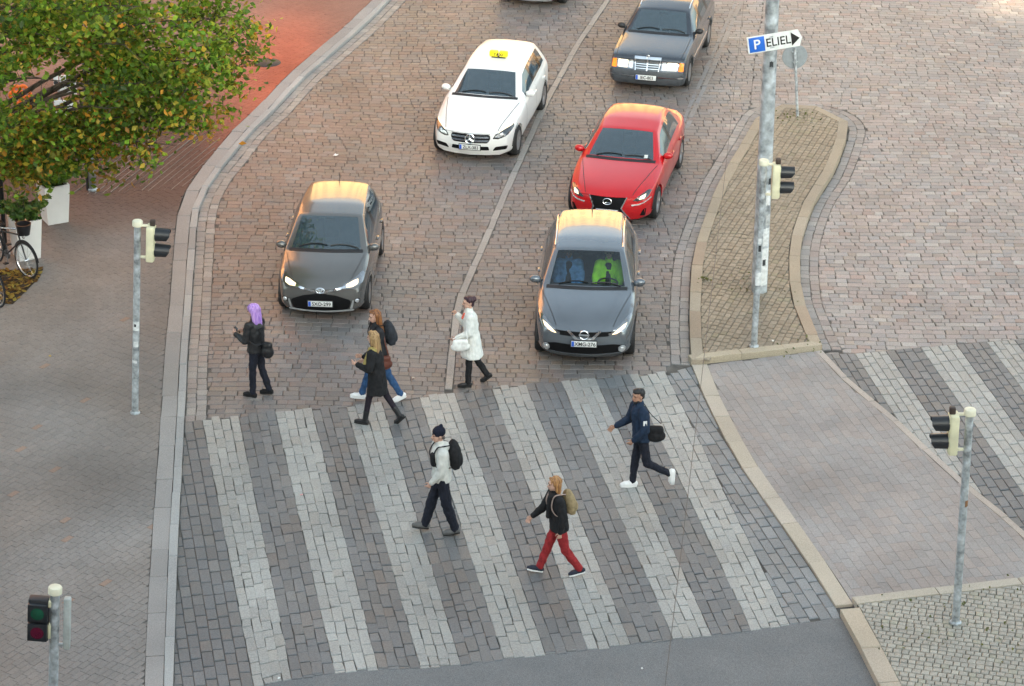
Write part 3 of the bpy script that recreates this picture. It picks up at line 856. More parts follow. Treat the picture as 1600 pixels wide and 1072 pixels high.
    def door_lines(s, us, z0, z1, hz):
        for v in ('right', 'left'):
            for u, du in us: s.lines([(v, [(u, z0), (u+du*.3, (z0+z1)/2), (u+du, z1)], .012)], 'door_gap', blkp())
            s.lines([(v, [(us[0][0], z0), (us[-1][0], z0)], .012)], 'sill_gap', blkp())
        for v in ('right', 'left'):
            for u, du in us[1:]:
                p, n_ = s.at(v, u-.14, hz, .018); m = MB(); m.box(p, (.03, .17, .035), bev=.012); m.build('door_handle', s.T['paint'], s.root)
    def lamps(s, poly, lens, cover, lit=None, view='front'):
        for f in (lambda p: p, mirx):
            h = s.decal(view, f(poly), 'headlight', cover, .006, .025)
            for lp, lm in lens: s.decal(view, f(lp), 'lens', lm, .011, .02, parent=h)
    def tails(s, poly, window=None):
        red = mat('tail_red', (.35, .01, .012), .2)
        for f in (lambda p: p, mirx): s.decal('back', f(poly), 'tail_light', red, .006, .04)
        p, n_ = s.hit('back', 0, .75); p = Vector((0, p.y-s.L/2+.008, .75)); m = MB(); m.box(p, (.5, .014, .12), bev=.004); m.build('rear_plate', mat('plate_white', (.7, .7, .7), .35), s.root)
def blkp(): return mat('black_plastic', (.018, .018, .02), .5)
chrome = mat('chrome', (.75, .77, .8), .12, metal=1., var=.03)
lampglass = mat('lamp_housing', (.30, .31, .33), .12, metal=.85, coat=1.)
lamp_on = mat('lamp_lit', (.9, .85, .7), .2, emit=(1, .66, .30), estr=.42)
lamp_soft = mat('lamp_clear', (.75, .76, .78), .08, metal=.6, coat=1.)
darkgr = mat('grille_black', (.008, .008, .009), .7, spec=.15)
def paint(name, col, metal=.0, rough=.28, var=.03): return mat(name, col, rough, metal=metal, var=var, coat=.8, scale=3, rvar=0., crough=.07)
def hood_gap(car, x0, x1, u0, u1):
    for sg in (-1, 1): car.lines([('top', [(sg*x0, u0), (sg*(x0+x1)/2*1.02, (u0+u1)/2), (sg*x1, u1)], .012)], 'bonnet_gap', blkp())

# pose of each car: front centre on the ground and heading, fitted from the photograph
POSE = {'nissan': (1.2524, 43.176, R(3.1)), 'yaris': (-3.4804, 45.045, R(2.6)), 'merc': (-.937, 53.124, R(11.2)), 'lexus': (1.8271, 49.722, R(12.3)), 'w124': (2.9092, 57.567, R(12.3))}
# ---- grey hatchback
def hatch_table(pt):
    return dict(L=3.95, paint=pt, wr=.305, wheels=(.80, 3.31), ws_base=.98, ws_top=1.78, rg_top=3.60, rg_base=3.84, sg=(1.22, 3.35), pillars=(2.22,), seat_u=1.95,
        us=[0, .10, .28, .55, .82, .97, 1.0, 1.25, 1.52, 1.76, 1.80, 2.16, 2.28, 2.75, 3.2, 3.35, 3.56, 3.64, 3.82, 3.88, 3.95],
        W=[(0, .70), (.1, .755), (.28, .80), (.55, .832), (.9, .842), (2, .8475), (3, .845), (3.5, .82), (3.8, .77), (3.95, .70)],
        ZB=[(0, .20), (.3, .17), (2, .2), (3.6, .22), (3.95, .32)],
        ZS=[(0, .64), (.1, .70), (.28, .765), (.55, .84), (.98, .92), (1.5, .945), (2.5, .985), (3.3, 1.03), (3.7, 1.03), (3.95, .93)],
        WB=[(0, .64), (.1, .70), (.28, .755), (.55, .79), (1., .805), (2, .80), (3, .785), (3.5, .75), (3.95, .66)],
        ZT=[(0, .665), (.1, .735), (.28, .825), (.55, .92), (.98, 1.02), (1.25, 1.17), (1.52, 1.315), (1.78, 1.44), (2.2, 1.50), (2.7, 1.505), (3.2, 1.47), (3.6, 1.41), (3.84, 1.08), (3.95, .95)],
        WT=[(0, .58), (.1, .64), (.28, .70), (.55, .735), (.98, .755), (1.78, .60), (2.2, .595), (3.2, .565), (3.6, .54), (3.84, .62), (3.95, .58)],
        drop=[(0, .02), (.55, .03), (.98, .035), (1.3, .045), (1.78, .05), (3.3, .06), (3.6, .05), (3.9, .02)],
        sweep=[(0, .26), (.3, .22), (.98, .14), (1.78, .10), (2.5, 0), (3.5, -.06), (3.95, -.12)],
        nose=[(.2, .09), (.32, .02), (.45, 0), (.6, .02), (.72, .06)], tail=[(.3, .08), (.5, 0), (.7, .02), (1., .06)])
def make_hatch(pose, label, group, pt, plate, lit=True):
    c = Car('hatchback_car', label, group, pose, hatch_table(pt))
    g = c.decal('front', rnd([(-.50, .24), (.50, .24), (.555, .43), (.30, .545), (0, .60), (-.30, .545), (-.555, .43)], .06), 'grille', darkgr, .005)
    for sg in (1, -1): c.decal('front', rnd([(sg*.035, .615), (sg*.20, .655), (sg*.46, .70), (sg*.46, .675), (sg*.20, .63), (sg*.04, .585)], .008), 'chrome_bar', chrome, .012)
    lp = [(.40, .665), (.56, .66), (.74, .70), (.765, .80), (.72, .845), (.60, .78), (.40, .715)]
    c.lamps(rnd(lp, .02), [(rnd([(.45, .675), (.57, .672), (.66, .70), (.66, .765), (.58, .752), (.45, .71)], .015), lamp_on if lit else lamp_soft)], lampglass)
    for sg in (1, -1):
        c.decal('front', rnd([(sg*.60, .36), (sg*.70, .38), (sg*.71, .47), (sg*.62, .46)], .04), 'fog_light_bezel', darkgr, .006, .03)
        p, n_ = c.at('front', sg*.655, .42, .01); m = MB(); m.lathe([(.001, .02), (.03, .018), (.042, 0)], p, n_, 14); m.build('fog_light', lamp_soft, c.root)
    c.decal('front', rnd([(-.60, .205), (.60, .205), (.58, .232), (-.58, .232)], .008), 'bumper_lip', mat('lip_grey', (.30, .31, .32), .3), .012)
    for sg in (1, -1): c.decal('front', rnd([(sg*.525, .25), (sg*.565, .25), (sg*.60, .42), (sg*.575, .43)], .01), 'grille_edge', mat('lip_grey', (.30, .31, .32), .3), .009)
    c.plate(.40, plate)
    p, n_ = c.at('front', 0, .645, .012); m = MB()
    x, y, z = Vector((1, 0, 0)), Vector((0, .25, .97)), Vector((0, -.97, .25))
    for a, b, dz in ((.075, .05, 0), (.022, .045, 0), (.05, .02, .018)):
        m.tube([p+x*a*math.cos(t)+y*(b*math.sin(t)+dz) for t in np.linspace(0, 2*math.pi, 21)], .008, 6, cap=False)
    m.build('emblem', chrome, c.root)
    hood_gap(c, .50, .72, .18, 1.0); c.cowl(); c.wipers(); c.mirror(1.30, 1.0, .955, blkp() if False else pt)
    c.door_lines([(1.15, -.02), (2.22, 0), (3.05, .12)], .34, .97, .86)
    c.tails(rnd([(.50, .80), (.72, .80), (.70, 1.0), (.56, 1.02)], .03))
    p, n_ = c.at('top', 0, 3.35); m = MB(); m.tube([p, p+Vector((0, .10, .12))], [.008, .004], 6); m.build('antenna', blkp(), c.root)
    return c
car_yaris = make_hatch(POSE['yaris'], 'dark grey hatchback with lit headlamps behind the purple-haired pedestrian', 'cars waiting at the crossing', paint('grey_paint', (.155, .152, .148), .55, .24), 'SXO-299')
# ---- blue-grey crossover
def cross_table(pt):
    return dict(L=4.377, paint=pt, wr=.345, wheels=(.90, 3.546), arch=blkp(), ws_base=1.12, ws_top=2.0, rg_top=3.95, rg_base=4.25, sg=(1.38, 3.75), pillars=(2.42, 3.28), seat_u=2.2,
        glass=glass('front_glass_clear', (.86, .92, .92), .92, ior=1.7),
        us=[0, .10, .28, .55, .85, 1.10, 1.14, 1.42, 1.70, 1.98, 2.02, 2.36, 2.48, 2.9, 3.22, 3.34, 3.75, 3.92, 4.0, 4.22, 4.30, 4.377],
        W=[(0, .72), (.1, .79), (.28, .85), (.55, .888), (.9, .90), (2, .903), (3.5, .90), (4, .86), (4.25, .80), (4.377, .74)],
        ZB=[(0, .24), (.3, .2), (2, .24), (4, .26), (4.377, .36)],
        ZS=[(0, .72), (.1, .785), (.28, .85), (.55, .915), (1.1, .985), (1.6, 1.01), (2.6, 1.05), (3.5, 1.10), (4, 1.10), (4.377, .98)],
        WB=[(0, .66), (.1, .73), (.28, .80), (.55, .845), (1.1, .86), (2, .855), (3.3, .84), (4, .79), (4.377, .68)],
        ZT=[(0, .745), (.1, .825), (.28, .91), (.55, .995), (1.12, 1.095), (1.42, 1.25), (1.70, 1.39), (2.0, 1.515), (2.4, 1.575), (2.9, 1.59), (3.4, 1.57), (3.95, 1.50), (4.25, 1.12), (4.377, 1.0)],
        WT=[(0, .60), (.1, .67), (.28, .74), (.55, .785), (1.12, .80), (2.0, .635), (2.5, .63), (3.4, .60), (3.95, .56), (4.25, .66), (4.377, .6)],
        drop=[(0, .02), (.55, .04), (1.12, .045), (1.4, .05), (2.0, .05), (3.5, .065), (3.95, .05), (4.3, .02)],
        sweep=[(0, .30), (.3, .26), (1.1, .15), (2.0, .10), (2.8, 0), (3.8, -.06), (4.377, -.12)],
        nose=[(.24, .10), (.36, .03), (.5, 0), (.65, .015), (.8, .06)], tail=[(.3, .08), (.55, 0), (.8, .02), (1.1, .06)])
def make_cross(pose, label, group, pt, plate, lit=True):
    c = Car('crossover_car', label, group, pose, cross_table(pt))
    c.decal('front', rnd([(-.42, .655), (.42, .655), (.50, .735), (-.50, .735)], .02), 'grille', darkgr, .005)
    for sg in (1, -1):
        c.decal('front', rnd([(sg*.115, .625), (sg*.155, .60), (sg*.30, .745), (sg*.245, .75)], .012), 'chrome_bar', chrome, .014)
    c.decal('front', rnd([(-.15, .592), (.15, .592), (.135, .622), (-.135, .622)], .008), 'chrome_bar', chrome, .014)
    lp = [(.42, .675), (.54, .655), (.72, .72), (.825, .83), (.815, .905), (.72, .87), (.56, .765), (.43, .725)]
    c.lamps(rnd(lp, .02), [(rnd([(.48, .68), (.56, .685), (.70, .755), (.74, .815), (.66, .79), (.55, .735)], .015), lamp_on if lit else lamp_soft)], lampglass)
    c.decal('front', rnd([(-.74, .32), (.74, .32), (.70, .455), (.50, .50), (-.50, .50), (-.70, .455)], .05), 'lower_grille', darkgr, .005)
    c.decal('front', rnd([(-.62, .245), (.62, .245), (.66, .285), (-.66, .285)], .01), 'bumper_lip', mat('lip_dark', (.05, .052, .055), .4), .012)
    for sg in (1, -1):
        p, n_ = c.at('front', sg*.66, .40, .012); m = MB(); m.lathe([(.001, .02), (.035, .018), (.05, 0)], p, n_, 14); f = m.build('fog_light', lamp_soft, c.root)
        m = MB(); m.lathe([(.05, .012), (.066, .012), (.07, 0)], p, n_, 16); m.build('fog_light_ring', mat('lip_grey', (.30, .31, .32), .3), f)
    c.plate(.535, plate)
    p, n_ = c.at('front', 0, .69, .02); m = MB(); x, y, z = Vector((1, 0, 0)), Vector((0, .2, .98)), Vector((0, -.98, .2))
    m.tube([p+x*.075*math.cos(t)+y*.075*math.sin(t) for t in np.linspace(0, 2*math.pi, 25)], .012, 8, cap=False); m.box(p, (.19, .016, .035), bev=.006); m.build('emblem', chrome, c.root)
    hood_gap(c, .50, .79, .20, 1.14)
    for sg in (1, -1): c.lines([('top', [(sg*.34, .25), (sg*.50, .7), (sg*.56, 1.05)], .02)], 'bonnet_crease', pt, .006)
    c.cowl(); c.wipers(); c.mirror(1.50, 1.09, 1.04, pt, .22, .15)
    c.door_lines([(1.3, -.02), (2.42, 0), (3.4, .1)], .40, 1.03, .93)
    for sg in (-1, 1):
        m = MB(); pts = [c.at('top', sg*.60, u, .028)[0] for u in np.linspace(2.15, 3.8, 12)]; pts[0].z -= .03; pts[-1].z -= .03; m.tube(pts, .016, 8); m.build('roof_rail', chrome, c.root)
    p, n_ = c.at('top', 0, 3.78); m = MB(); m.tube([p, p+Vector((0, .09, .16))], [.012, .006], 6); m.build('antenna', blkp(), c.root)
    c.tails(rnd([(.52, .90), (.80, .90), (.78, 1.06), (.56, 1.06)], .03))
    return c
car_nissan = make_cross(POSE['nissan'], 'blue-grey crossover with hi-vis driver, first in the right lane', 'cars waiting at the crossing', paint('bluegrey_paint', (.16, .178, .20), .55, .2), 'XMG-276')
# ---- white taxi estate
tw_ = paint('white_paint', (.80, .80, .79), 0., .3, .01)
taxi_T = dict(L=4.702, paint=tw_, wr=.325, wheels=(.82, 3.66), double=True, ws_base=1.42, ws_top=2.22, rg_top=4.25, rg_base=4.55, sg=(1.72, 4.05), pillars=(2.66, 3.55), seat_u=2.45,
    us=[0, .10, .28, .6, 1.0, 1.40, 1.44, 1.70, 1.95, 2.20, 2.24, 2.60, 2.72, 3.1, 3.49, 3.61, 4.05, 4.22, 4.3, 4.52, 4.6, 4.702],
    W=[(0, .74), (.1, .80), (.28, .855), (.6, .885), (1, .90), (2.2, .905), (3.7, .90), (4.2, .87), (4.5, .81), (4.702, .74)],
    ZB=[(0, .19), (.3, .16), (2, .19), (4.3, .22), (4.702, .32)],
    ZS=[(0, .66), (.1, .70), (.28, .74), (.6, .80), (1.4, .90), (2, .92), (3.3, .955), (4.2, .98), (4.702, .90)],
    WB=[(0, .69), (.1, .75), (.28, .80), (.6, .835), (1.4, .855), (2.5, .85), (3.7, .835), (4.3, .79), (4.702, .68)],
    ZT=[(0, .685), (.1, .74), (.28, .80), (.6, .875), (1.0, .945), (1.42, .995), (1.7, 1.135), (1.95, 1.26), (2.22, 1.375), (2.7, 1.44), (3.2, 1.457), (3.8, 1.43), (4.25, 1.365), (4.55, 1.02), (4.702, .93)],
    WT=[(0, .60), (.1, .66), (.28, .72), (.6, .76), (1.42, .79), (2.22, .60), (2.7, .59), (3.8, .57), (4.25, .53), (4.55, .64), (4.702, .6)],
    drop=[(0, .02), (.6, .04), (1.42, .045), (1.7, .05), (2.2, .05), (3.8, .06), (4.25, .05), (4.6, .02)],
    sweep=[(0, .30), (.3, .26), (1.4, .14), (2.2, .10), (3, 0), (4.2, -.07), (4.702, -.14)],
    nose=[(.19, .10), (.3, .03), (.42, 0), (.58, .03), (.74, .09)], tail=[(.3, .08), (.5, 0), (.75, .02), (1., .06)])
c = car_merc = Car('taxi_car', 'white estate taxi with yellow roof sign, alone in the left lane behind the hatchback', 'cars waiting at the crossing', POSE['merc'], taxi_T)
g = c.decal('front', rnd([(-.36, .475), (.36, .475), (.42, .565), (.40, .645), (-.40, .645), (-.42, .565)], .03), 'grille', darkgr, .005)
for z in (.525, .595): c.decal('front', [(-.39, z-.02), (.39, z-.02), (.39, z+.018), (-.39, z+.018)], 'grille_bar', mat('bar_silver', (.32, .37, .44), .2, metal=.9), .014, parent=g)
c.decal('front', rnd([(-.41, .648), (.41, .648), (.405, .665), (-.405, .665)], .004), 'grille_frame', chrome, .012, parent=g)
p, n_ = c.at('front', 0, .56, .03); m = MB(); x, y, z = Vector((1, 0, 0)), Vector((0, .15, .99)), Vector((0, -.99, .15))
m.tube([p+x*.095*math.cos(t)+y*.095*math.sin(t) for t in np.linspace(0, 2*math.pi, 29)], .012, 8, cap=False)
for k in range(3): a = R(90+120*k); m.tube([p, p+x*.09*math.cos(a)+y*.09*math.sin(a)], [.02, .006], 6)
m.build('emblem', chrome, c.root)
lp = [(.46, .565), (.58, .555), (.74, .62), (.83, .715), (.81, .775), (.70, .745), (.52, .655)]
c.lamps(rnd(lp, .02), [(rnd([(.50, .59), (.58, .585), (.66, .62), (.66, .68), (.54, .64)], .012), lamp_soft), (rnd([(.56, .695), (.69, .75), (.80, .775), (.795, .758), (.69, .732), (.57, .678)], .004), lamp_on)], mat('lamp_dark', (.09, .095, .10), .12, metal=.6, coat=1.))
for sg in (1, -1): c.decal('front', rnd([(sg*.46, .30), (sg*.74, .33), (sg*.76, .415), (sg*.52, .39)], .03), 'air_intake', darkgr, .006)
c.decal('front', rnd([(-.40, .315), (.40, .315), (.38, .40), (-.38, .40)], .02), 'lower_grille', darkgr, .006)
c.plate(.385, 'ZLX-383', .44, .11)
hood_gap(c, .54, .77, .16, 1.40); c.cowl(); c.wipers(); c.mirror(1.86, 1.0, 1.02, tw_, .21, .14)
c.door_lines([(1.62, -.02), (2.66, 0), (3.6, .1)], .32, .93, .82)
c.tails(rnd([(.50, .74), (.80, .74), (.80, .90), (.56, .92)], .03))
p, n_ = c.at('top', .04, 2.75, .0); m = MB()
m.box(p+Vector((0, 0, .01)), (.30, .10, .02), bev=.008); ts = m.build('roof_sign_base', blkp(), c.root)
m = MB(); m.box(p+Vector((-.105, 0, .085)), (.19, .13, .13), bev=.03); m.box(p+Vector((.105, 0, .085)), (.19, .13, .13), bev=.03); m.build('roof_sign', mat('taxi_yellow', (.85, .74, .02), .35, var=.02), c.root)
t = link('sign_lettering', text_mesh('TAXI', .09, .001), blkp(), c.root, smooth=False); t.location = p+Vector((0, -.067, .08)); t.rotation_euler = (R(90), 0, 0)
# ---- red saloon
rp = paint('red_paint', (.52, .004, .008), .1, .3)
sed_T = dict(L=4.665, paint=rp, wr=.33, wheels=(.86, 3.66), double=True, ws_base=1.32, ws_top=2.18, rg_top=3.56, rg_base=4.08, sg=(1.62, 3.60), pillars=(2.55,), seat_u=2.35,
    us=[0, .10, .28, .6, .95, 1.30, 1.34, 1.62, 1.90, 2.16, 2.20, 2.49, 2.61, 2.95, 3.30, 3.52, 3.60, 3.82, 4.04, 4.12, 4.38, 4.55, 4.665],
    W=[(0, .72), (.1, .79), (.28, .85), (.6, .885), (1, .90), (2.2, .895), (3.7, .905), (4.3, .86), (4.55, .79), (4.665, .72)],
    ZB=[(0, .18), (.3, .15), (2, .18), (4.3, .22), (4.665, .32)],
    ZS=[(0, .64), (.1, .68), (.28, .73), (.6, .79), (1.3, .875), (2, .90), (3.3, .945), (4, .96), (4.4, .95), (4.665, .86)],
    WB=[(0, .68), (.1, .74), (.28, .80), (.6, .845), (1.3, .855), (2.5, .845), (3.7, .835), (4.3, .78), (4.665, .66)],
    ZT=[(0, .665), (.1, .72), (.28, .775), (.6, .85), (.95, .91), (1.32, .96), (1.62, 1.11), (1.9, 1.24), (2.18, 1.345), (2.6, 1.425), (2.95, 1.445), (3.3, 1.43), (3.56, 1.385), (3.82, 1.22), (4.08, 1.05), (4.38, 1.02), (4.55, 1.0), (4.665, .88)],
    WT=[(0, .58), (.1, .65), (.28, .72), (.6, .765), (1.32, .785), (2.18, .59), (2.6, .58), (3.56, .55), (4.08, .68), (4.4, .66), (4.665, .58)],
    drop=[(0, .02), (.6, .045), (1.32, .045), (1.7, .05), (2.2, .055), (3.56, .06), (4.08, .03), (4.6, .02)],
    sweep=[(0, .32), (.3, .28), (1.3, .15), (2.2, .11), (3, 0), (4, -.07), (4.665, -.14)],
    nose=[(.18, .10), (.3, .03), (.42, 0), (.58, .02), (.72, .08)], tail=[(.3, .08), (.55, 0), (.8, .02), (1., .06)])
c = car_lexus = Car('saloon_car', 'red saloon with a dark spindle grille close behind the blue-grey crossover', 'cars waiting at the crossing', POSE['lexus'], sed_T)
g = c.decal('front', rnd([(-.42, .20), (.42, .20), (.26, .44), (.36, .655), (-.36, .655), (-.26, .44)], .03), 'grille', darkgr, .005)
for sg in (1, -1): c.decal('front', rnd([(sg*.36, .66), (sg*.385, .66), (sg*.285, .44), (sg*.45, .20), (sg*.42, .20), (sg*.26, .44)], .006), 'grille_frame', chrome, .010, parent=g)
p, n_ = c.at('front', 0, .57, .014); m = MB(); x, y = Vector((1, 0, 0)), Vector((0, .2, .98))
m.tube([p+x*.085*math.cos(t)+y*.06*math.sin(t) for t in np.linspace(0, 2*math.pi, 25)], .010, 8, cap=False); m.tube([p+x*.03+y*.045, p-x*.04-y*.025, p+x*.06-y*.025], .009, 6); m.build('emblem', chrome, c.root)
lp = [(.48, .585), (.60, .575), (.76, .635), (.80, .72), (.74, .735), (.58, .665)]
c.lamps(rnd(lp, .015), [(rnd([(.60, .605), (.70, .63), (.72, .69), (.62, .66)], .015), lamp_on)], mat('lamp_dark', (.09, .095, .10), .12, metal=.6, coat=1.))
for sg in (1, -1):
    c.decal('front', rnd([(sg*.46, .515), (sg*.62, .53), (sg*.80, .615), (sg*.80, .595), (sg*.62, .505), (sg*.47, .49)], .005), 'running_light', lamp_soft, .012)
    c.decal('front', rnd([(sg*.62, .27), (sg*.72, .27), (sg*.74, .43), (sg*.70, .43)], .02), 'air_intake', darkgr, .006)
c.plate(.36, 'GLX-481')
hood_gap(c, .46, .76, .14, 1.34); c.cowl(); c.wipers(); c.mirror(1.74, .98, 1.01, rp, .21, .14)
c.door_lines([(1.52, -.02), (2.55, 0), (3.4, .14)], .30, .92, .80)
c.tails(rnd([(.48, .70), (.80, .76), (.80, .90), (.50, .84)], .03))
p, n_ = c.at('front', .50, 1.0, .006); m = MB(); m.box(p+Vector((0, .0, .02)), (.07, .006, .09), Matrix.Rotation(R(-62), 3, 'X')); m.build('windshield_permit', mat('sticker', (.65, .68, .66), .5), c.root)
# ---- dark old estate
dp = paint('darkblue_paint', (.040, .048, .062), .35, .25)
est_T = dict(L=4.765, paint=dp, wr=.315, wheels=(.86, 3.66), arch=mat('lower_cladding', (.06, .065, .07), .45), ws_base=1.42, ws_top=2.12, rg_top=4.40, rg_base=4.66, sg=(1.66, 4.30), pillars=(2.55, 3.45), seat_u=2.35, crease=(6, 7, 11), endcrease=.8,
    us=[0, .06, .16, .4, .9, 1.40, 1.44, 1.66, 1.88, 2.10, 2.14, 2.49, 2.61, 3.0, 3.39, 3.51, 4.0, 4.30, 4.38, 4.44, 4.64, 4.70, 4.765],
    W=[(0, .80), (.06, .83), (.16, .85), (.4, .865), (.9, .87), (3.6, .87), (4.4, .85), (4.7, .82), (4.765, .80)],
    ZB=[(0, .22), (.3, .18), (2, .2), (4.3, .24), (4.765, .3)],
    ZS=[(0, .74), (.06, .77), (.16, .80), (.4, .835), (1.4, .90), (2, .92), (3.5, .93), (4.4, .93), (4.765, .88)],
    WB=[(0, .76), (.06, .79), (.16, .81), (.4, .825), (1.4, .835), (3.5, .83), (4.4, .81), (4.765, .76)],
    ZT=[(0, .76), (.06, .80), (.16, .83), (.4, .875), (.9, .925), (1.42, .965), (1.66, 1.10), (1.88, 1.225), (2.12, 1.345), (2.5, 1.41), (3.0, 1.43), (3.8, 1.43), (4.40, 1.38), (4.66, .99), (4.765, .92)],
    WT=[(0, .66), (.06, .70), (.16, .73), (.4, .75), (1.42, .77), (2.12, .60), (2.6, .595), (3.8, .59), (4.40, .56), (4.66, .68), (4.765, .66)],
    drop=[(0, .012), (.4, .03), (1.42, .035), (1.66, .045), (2.1, .05), (3.8, .055), (4.40, .05), (4.7, .02)],
    sweep=[(0, .10), (.3, .10), (1.4, .12), (2.1, .08), (3, 0), (4.2, -.04), (4.765, -.08)],
    nose=[(.22, .08), (.28, .0), (.50, -.01), (.54, .10), (.80, .16)], tail=[(.3, .05), (.35, 0), (.6, .0), (.65, .06), (1., .1)])
c = car_w124 = Car('estate_car', 'dark blue old estate car with orange indicators and upright chrome grille', 'cars waiting at the crossing', POSE['w124'], est_T)
g = c.decal('front', rnd([(-.25, .54), (.25, .54), (.28, .765), (-.28, .765)], .01), 'grille', mat('grille_grey', (.10, .11, .12), .3, metal=.5), .02)
c.decal('front', [(-.30, .765), (.30, .765), (.30, .81), (-.30, .81)], 'grille_frame', chrome, .03, parent=g)
c.decal('front', [(-.014, .54), (.014, .54), (.014, .765), (-.014, .765)], 'grille_bar', chrome, .03, parent=g)
for z in (.58, .625, .67, .715): c.decal('front', [(-.25, z-.006), (.25, z-.006), (.25, z+.006), (-.25, z+.006)], 'grille_bar', chrome, .026, parent=g)
for sg in (1, -1): c.decal('front', [(sg*.25, .54), (sg*.27, .54), (sg*.30, .765), (sg*.275, .765)], 'grille_frame', chrome, .028, parent=g)
p, n_ = c.at('top', 0, .16, 0); m = MB(); q = p+Vector((0, 0, .07)); m.tube([p, q-Vector((0, 0, .035))], .006, 6)
m.tube([q+Vector((math.cos(t), 0, math.sin(t)))*.035 for t in np.linspace(0, 2*math.pi, 19)], .005, 6, cap=False)
for k in range(3): a = R(90+120*k); m.tube([q, q+Vector((math.cos(a), 0, math.sin(a)))*.034], .004, 5)
m.build('emblem', chrome, c.root)
c.lamps(rnd([(.30, .56), (.69, .56), (.70, .735), (.32, .745)], .015), [(rnd([(.44, .575), (.67, .575), (.67, .725), (.44, .73)], .02), lamp_on), (rnd([(.33, .575), (.42, .575), (.42, .73), (.33, .735)], .02), lamp_soft)], lampglass)
for sg in (1, -1): c.decal('front', rnd([(sg*.70, .56), (sg*.80, .56), (sg*.80, .72), (sg*.71, .735)], .012), 'indicator', mat('indicator_orange', (.80, .17, .01), .25, emit=(1, .25, .02), estr=.25), .010)
bmp = mat('bumper_grey', (.055, .06, .068), .45)
c.decal('front', rnd([(-.80, .26), (.80, .26), (.83, .40), (.82, .53), (-.82, .53), (-.83, .40)], .03), 'bumper', bmp, .03, .05)
c.decal('front', [(-.80, .415), (-.26, .415), (-.26, .43), (-.80, .43)], 'bumper_strip', chrome, .04, .05); c.decal('front', [(.26, .415), (.80, .415), (.80, .43), (.26, .43)], 'bumper_strip', chrome, .04, .05)
o = c.plate(.42, 'IEC-803', .46, .11); o.location.y -= .05
hood_gap(c, .72, .76, .10, 1.40); c.cowl(); c.wipers(); c.mirror(1.74, 1.0, .99, blkp(), .19, .13)
c.door_lines([(1.58, -.02), (2.55, 0), (3.5, .02)], .32, .92, .80)
for v in ('right', 'left'):
    c.decal(v, [(1.3, .50), (3.2, .50), (3.2, .54), (1.3, .54)], 'side_moulding', mat('bar_silver', (.32, .37, .44), .2, metal=.9), .010, .08)
for sg in (-1, 1):
    m = MB(); pts = [c.at('top', sg*.56, u, .03)[0] for u in np.linspace(2.3, 4.2, 10)]; pts[0].z -= .03; pts[-1].z -= .03; m.tube(pts, .014, 8); m.build('roof_rail', chrome, c.root)
c.tails(rnd([(.56, .60), (.80, .60), (.80, .84), (.56, .84)], .03))
# ---- car cut off by the top edge of the photo
tp = G(822, 15); make_hatch((tp[0], tp[1], R(14)), 'dark maroon car whose front bumper shows at the top edge', 'cars waiting at the crossing', paint('maroon_paint', (.09, .02, .022), .3), 'KSB-517')
# ================================================================ PEOPLE
from mathutils import noise as mnoise
def voxel(mb, name, material, parent, size, smooth=2, fold=0., freq=14., stretch=(1, 1, .35), seed=0, color=None):
    """join the overlapping volumes of mb into one continuous surface"""
    me = mesh_np(name, mb.v, mb.f); bm = bmesh.new(); bm.from_mesh(me); bmesh.ops.recalc_face_normals(bm, faces=bm.faces); bm.to_mesh(me); bm.free()
    o = link(name, me, material, None, sharp=None)
    r = o.modifiers.new('r', 'REMESH'); r.mode = 'VOXEL'; r.voxel_size = size; r.use_smooth_shade = True
    if smooth: sm = o.modifiers.new('s', 'SMOOTH'); sm.factor = .5; sm.iterations = smooth
    baked(o); me = o.data
    if fold:
        me.update(); N = [v.normal.copy() for v in me.vertices]
        for v, n in zip(me.vertices, N):
            p = Vector((v.co.x*freq*stretch[0]+seed, v.co.y*freq*stretch[1], v.co.z*freq*stretch[2]))
            v.co += n*(fold*(mnoise.noise(p)+.5*mnoise.noise(p*2.3)))
    me.shade_smooth(); me.materials.clear(); me.materials.append(material); o.parent = parent
    if color:
        a = me.color_attributes.new('Col', 'FLOAT_COLOR', 'POINT'); c = np.ones((len(me.vertices), 4), np.float32)
        for i, v in enumerate(me.vertices): c[i, :3] = color(v.co)
        a.data.foreach_set('color', c.ravel())
    return o
def cloth(name, col, rough=.85): return mat('cloth_'+name, col, rough, var=.05 if sum(col) > 1.2 else .2, scale=14, bump=.35, bscale=110, spec=.25)
def hairmat(name, c1, c2):
    if name in _mats: return _mats[name]
    m = bpy.data.materials.new(name); N, L = nodes_of(m); b = N['Principled BSDF']; b.inputs['Roughness'].default_value = .5
    tc = N.new('ShaderNodeTexCoord'); mp = N.new('ShaderNodeMapping'); mp.inputs['Scale'].default_value = (55, 55, 5); nz = N.new('ShaderNodeTexNoise'); nz.inputs['Scale'].default_value = 1.; nz.inputs['Detail'].default_value = 4
    L.new(tc.outputs['Object'], mp.inputs[0]); L.new(mp.outputs[0], nz.inputs['Vector'])
    r = N.new('ShaderNodeValToRGB'); r.color_ramp.elements[0].color = (*c1, 1); r.color_ramp.elements[1].color = (*c2, 1); r.color_ramp.elements[0].position = .35; r.color_ramp.elements[1].position = .65
    L.new(nz.outputs['Fac'], r.inputs['Fac']); L.new(r.outputs['Color'], b.inputs['Base Color'])
    bp = N.new('ShaderNodeBump'); bp.inputs['Strength'].default_value = .6; bp.inputs['Distance'].default_value = .01; L.new(nz.outputs['Fac'], bp.inputs['Height']); L.new(bp.outputs['Normal'], b.inputs['Normal'])
    _mats[name] = m; return m
skin_f = mat('skin_fair', (.56, .34, .26), .5, var=.08, scale=20); skin_m = mat('skin_tan', (.40, .22, .15), .5, var=.08, scale=20)
def dirv(flex, side=0.): return Vector((math.sin(side), math.sin(flex)*math.cos(side), -math.cos(flex)*math.cos(side)))
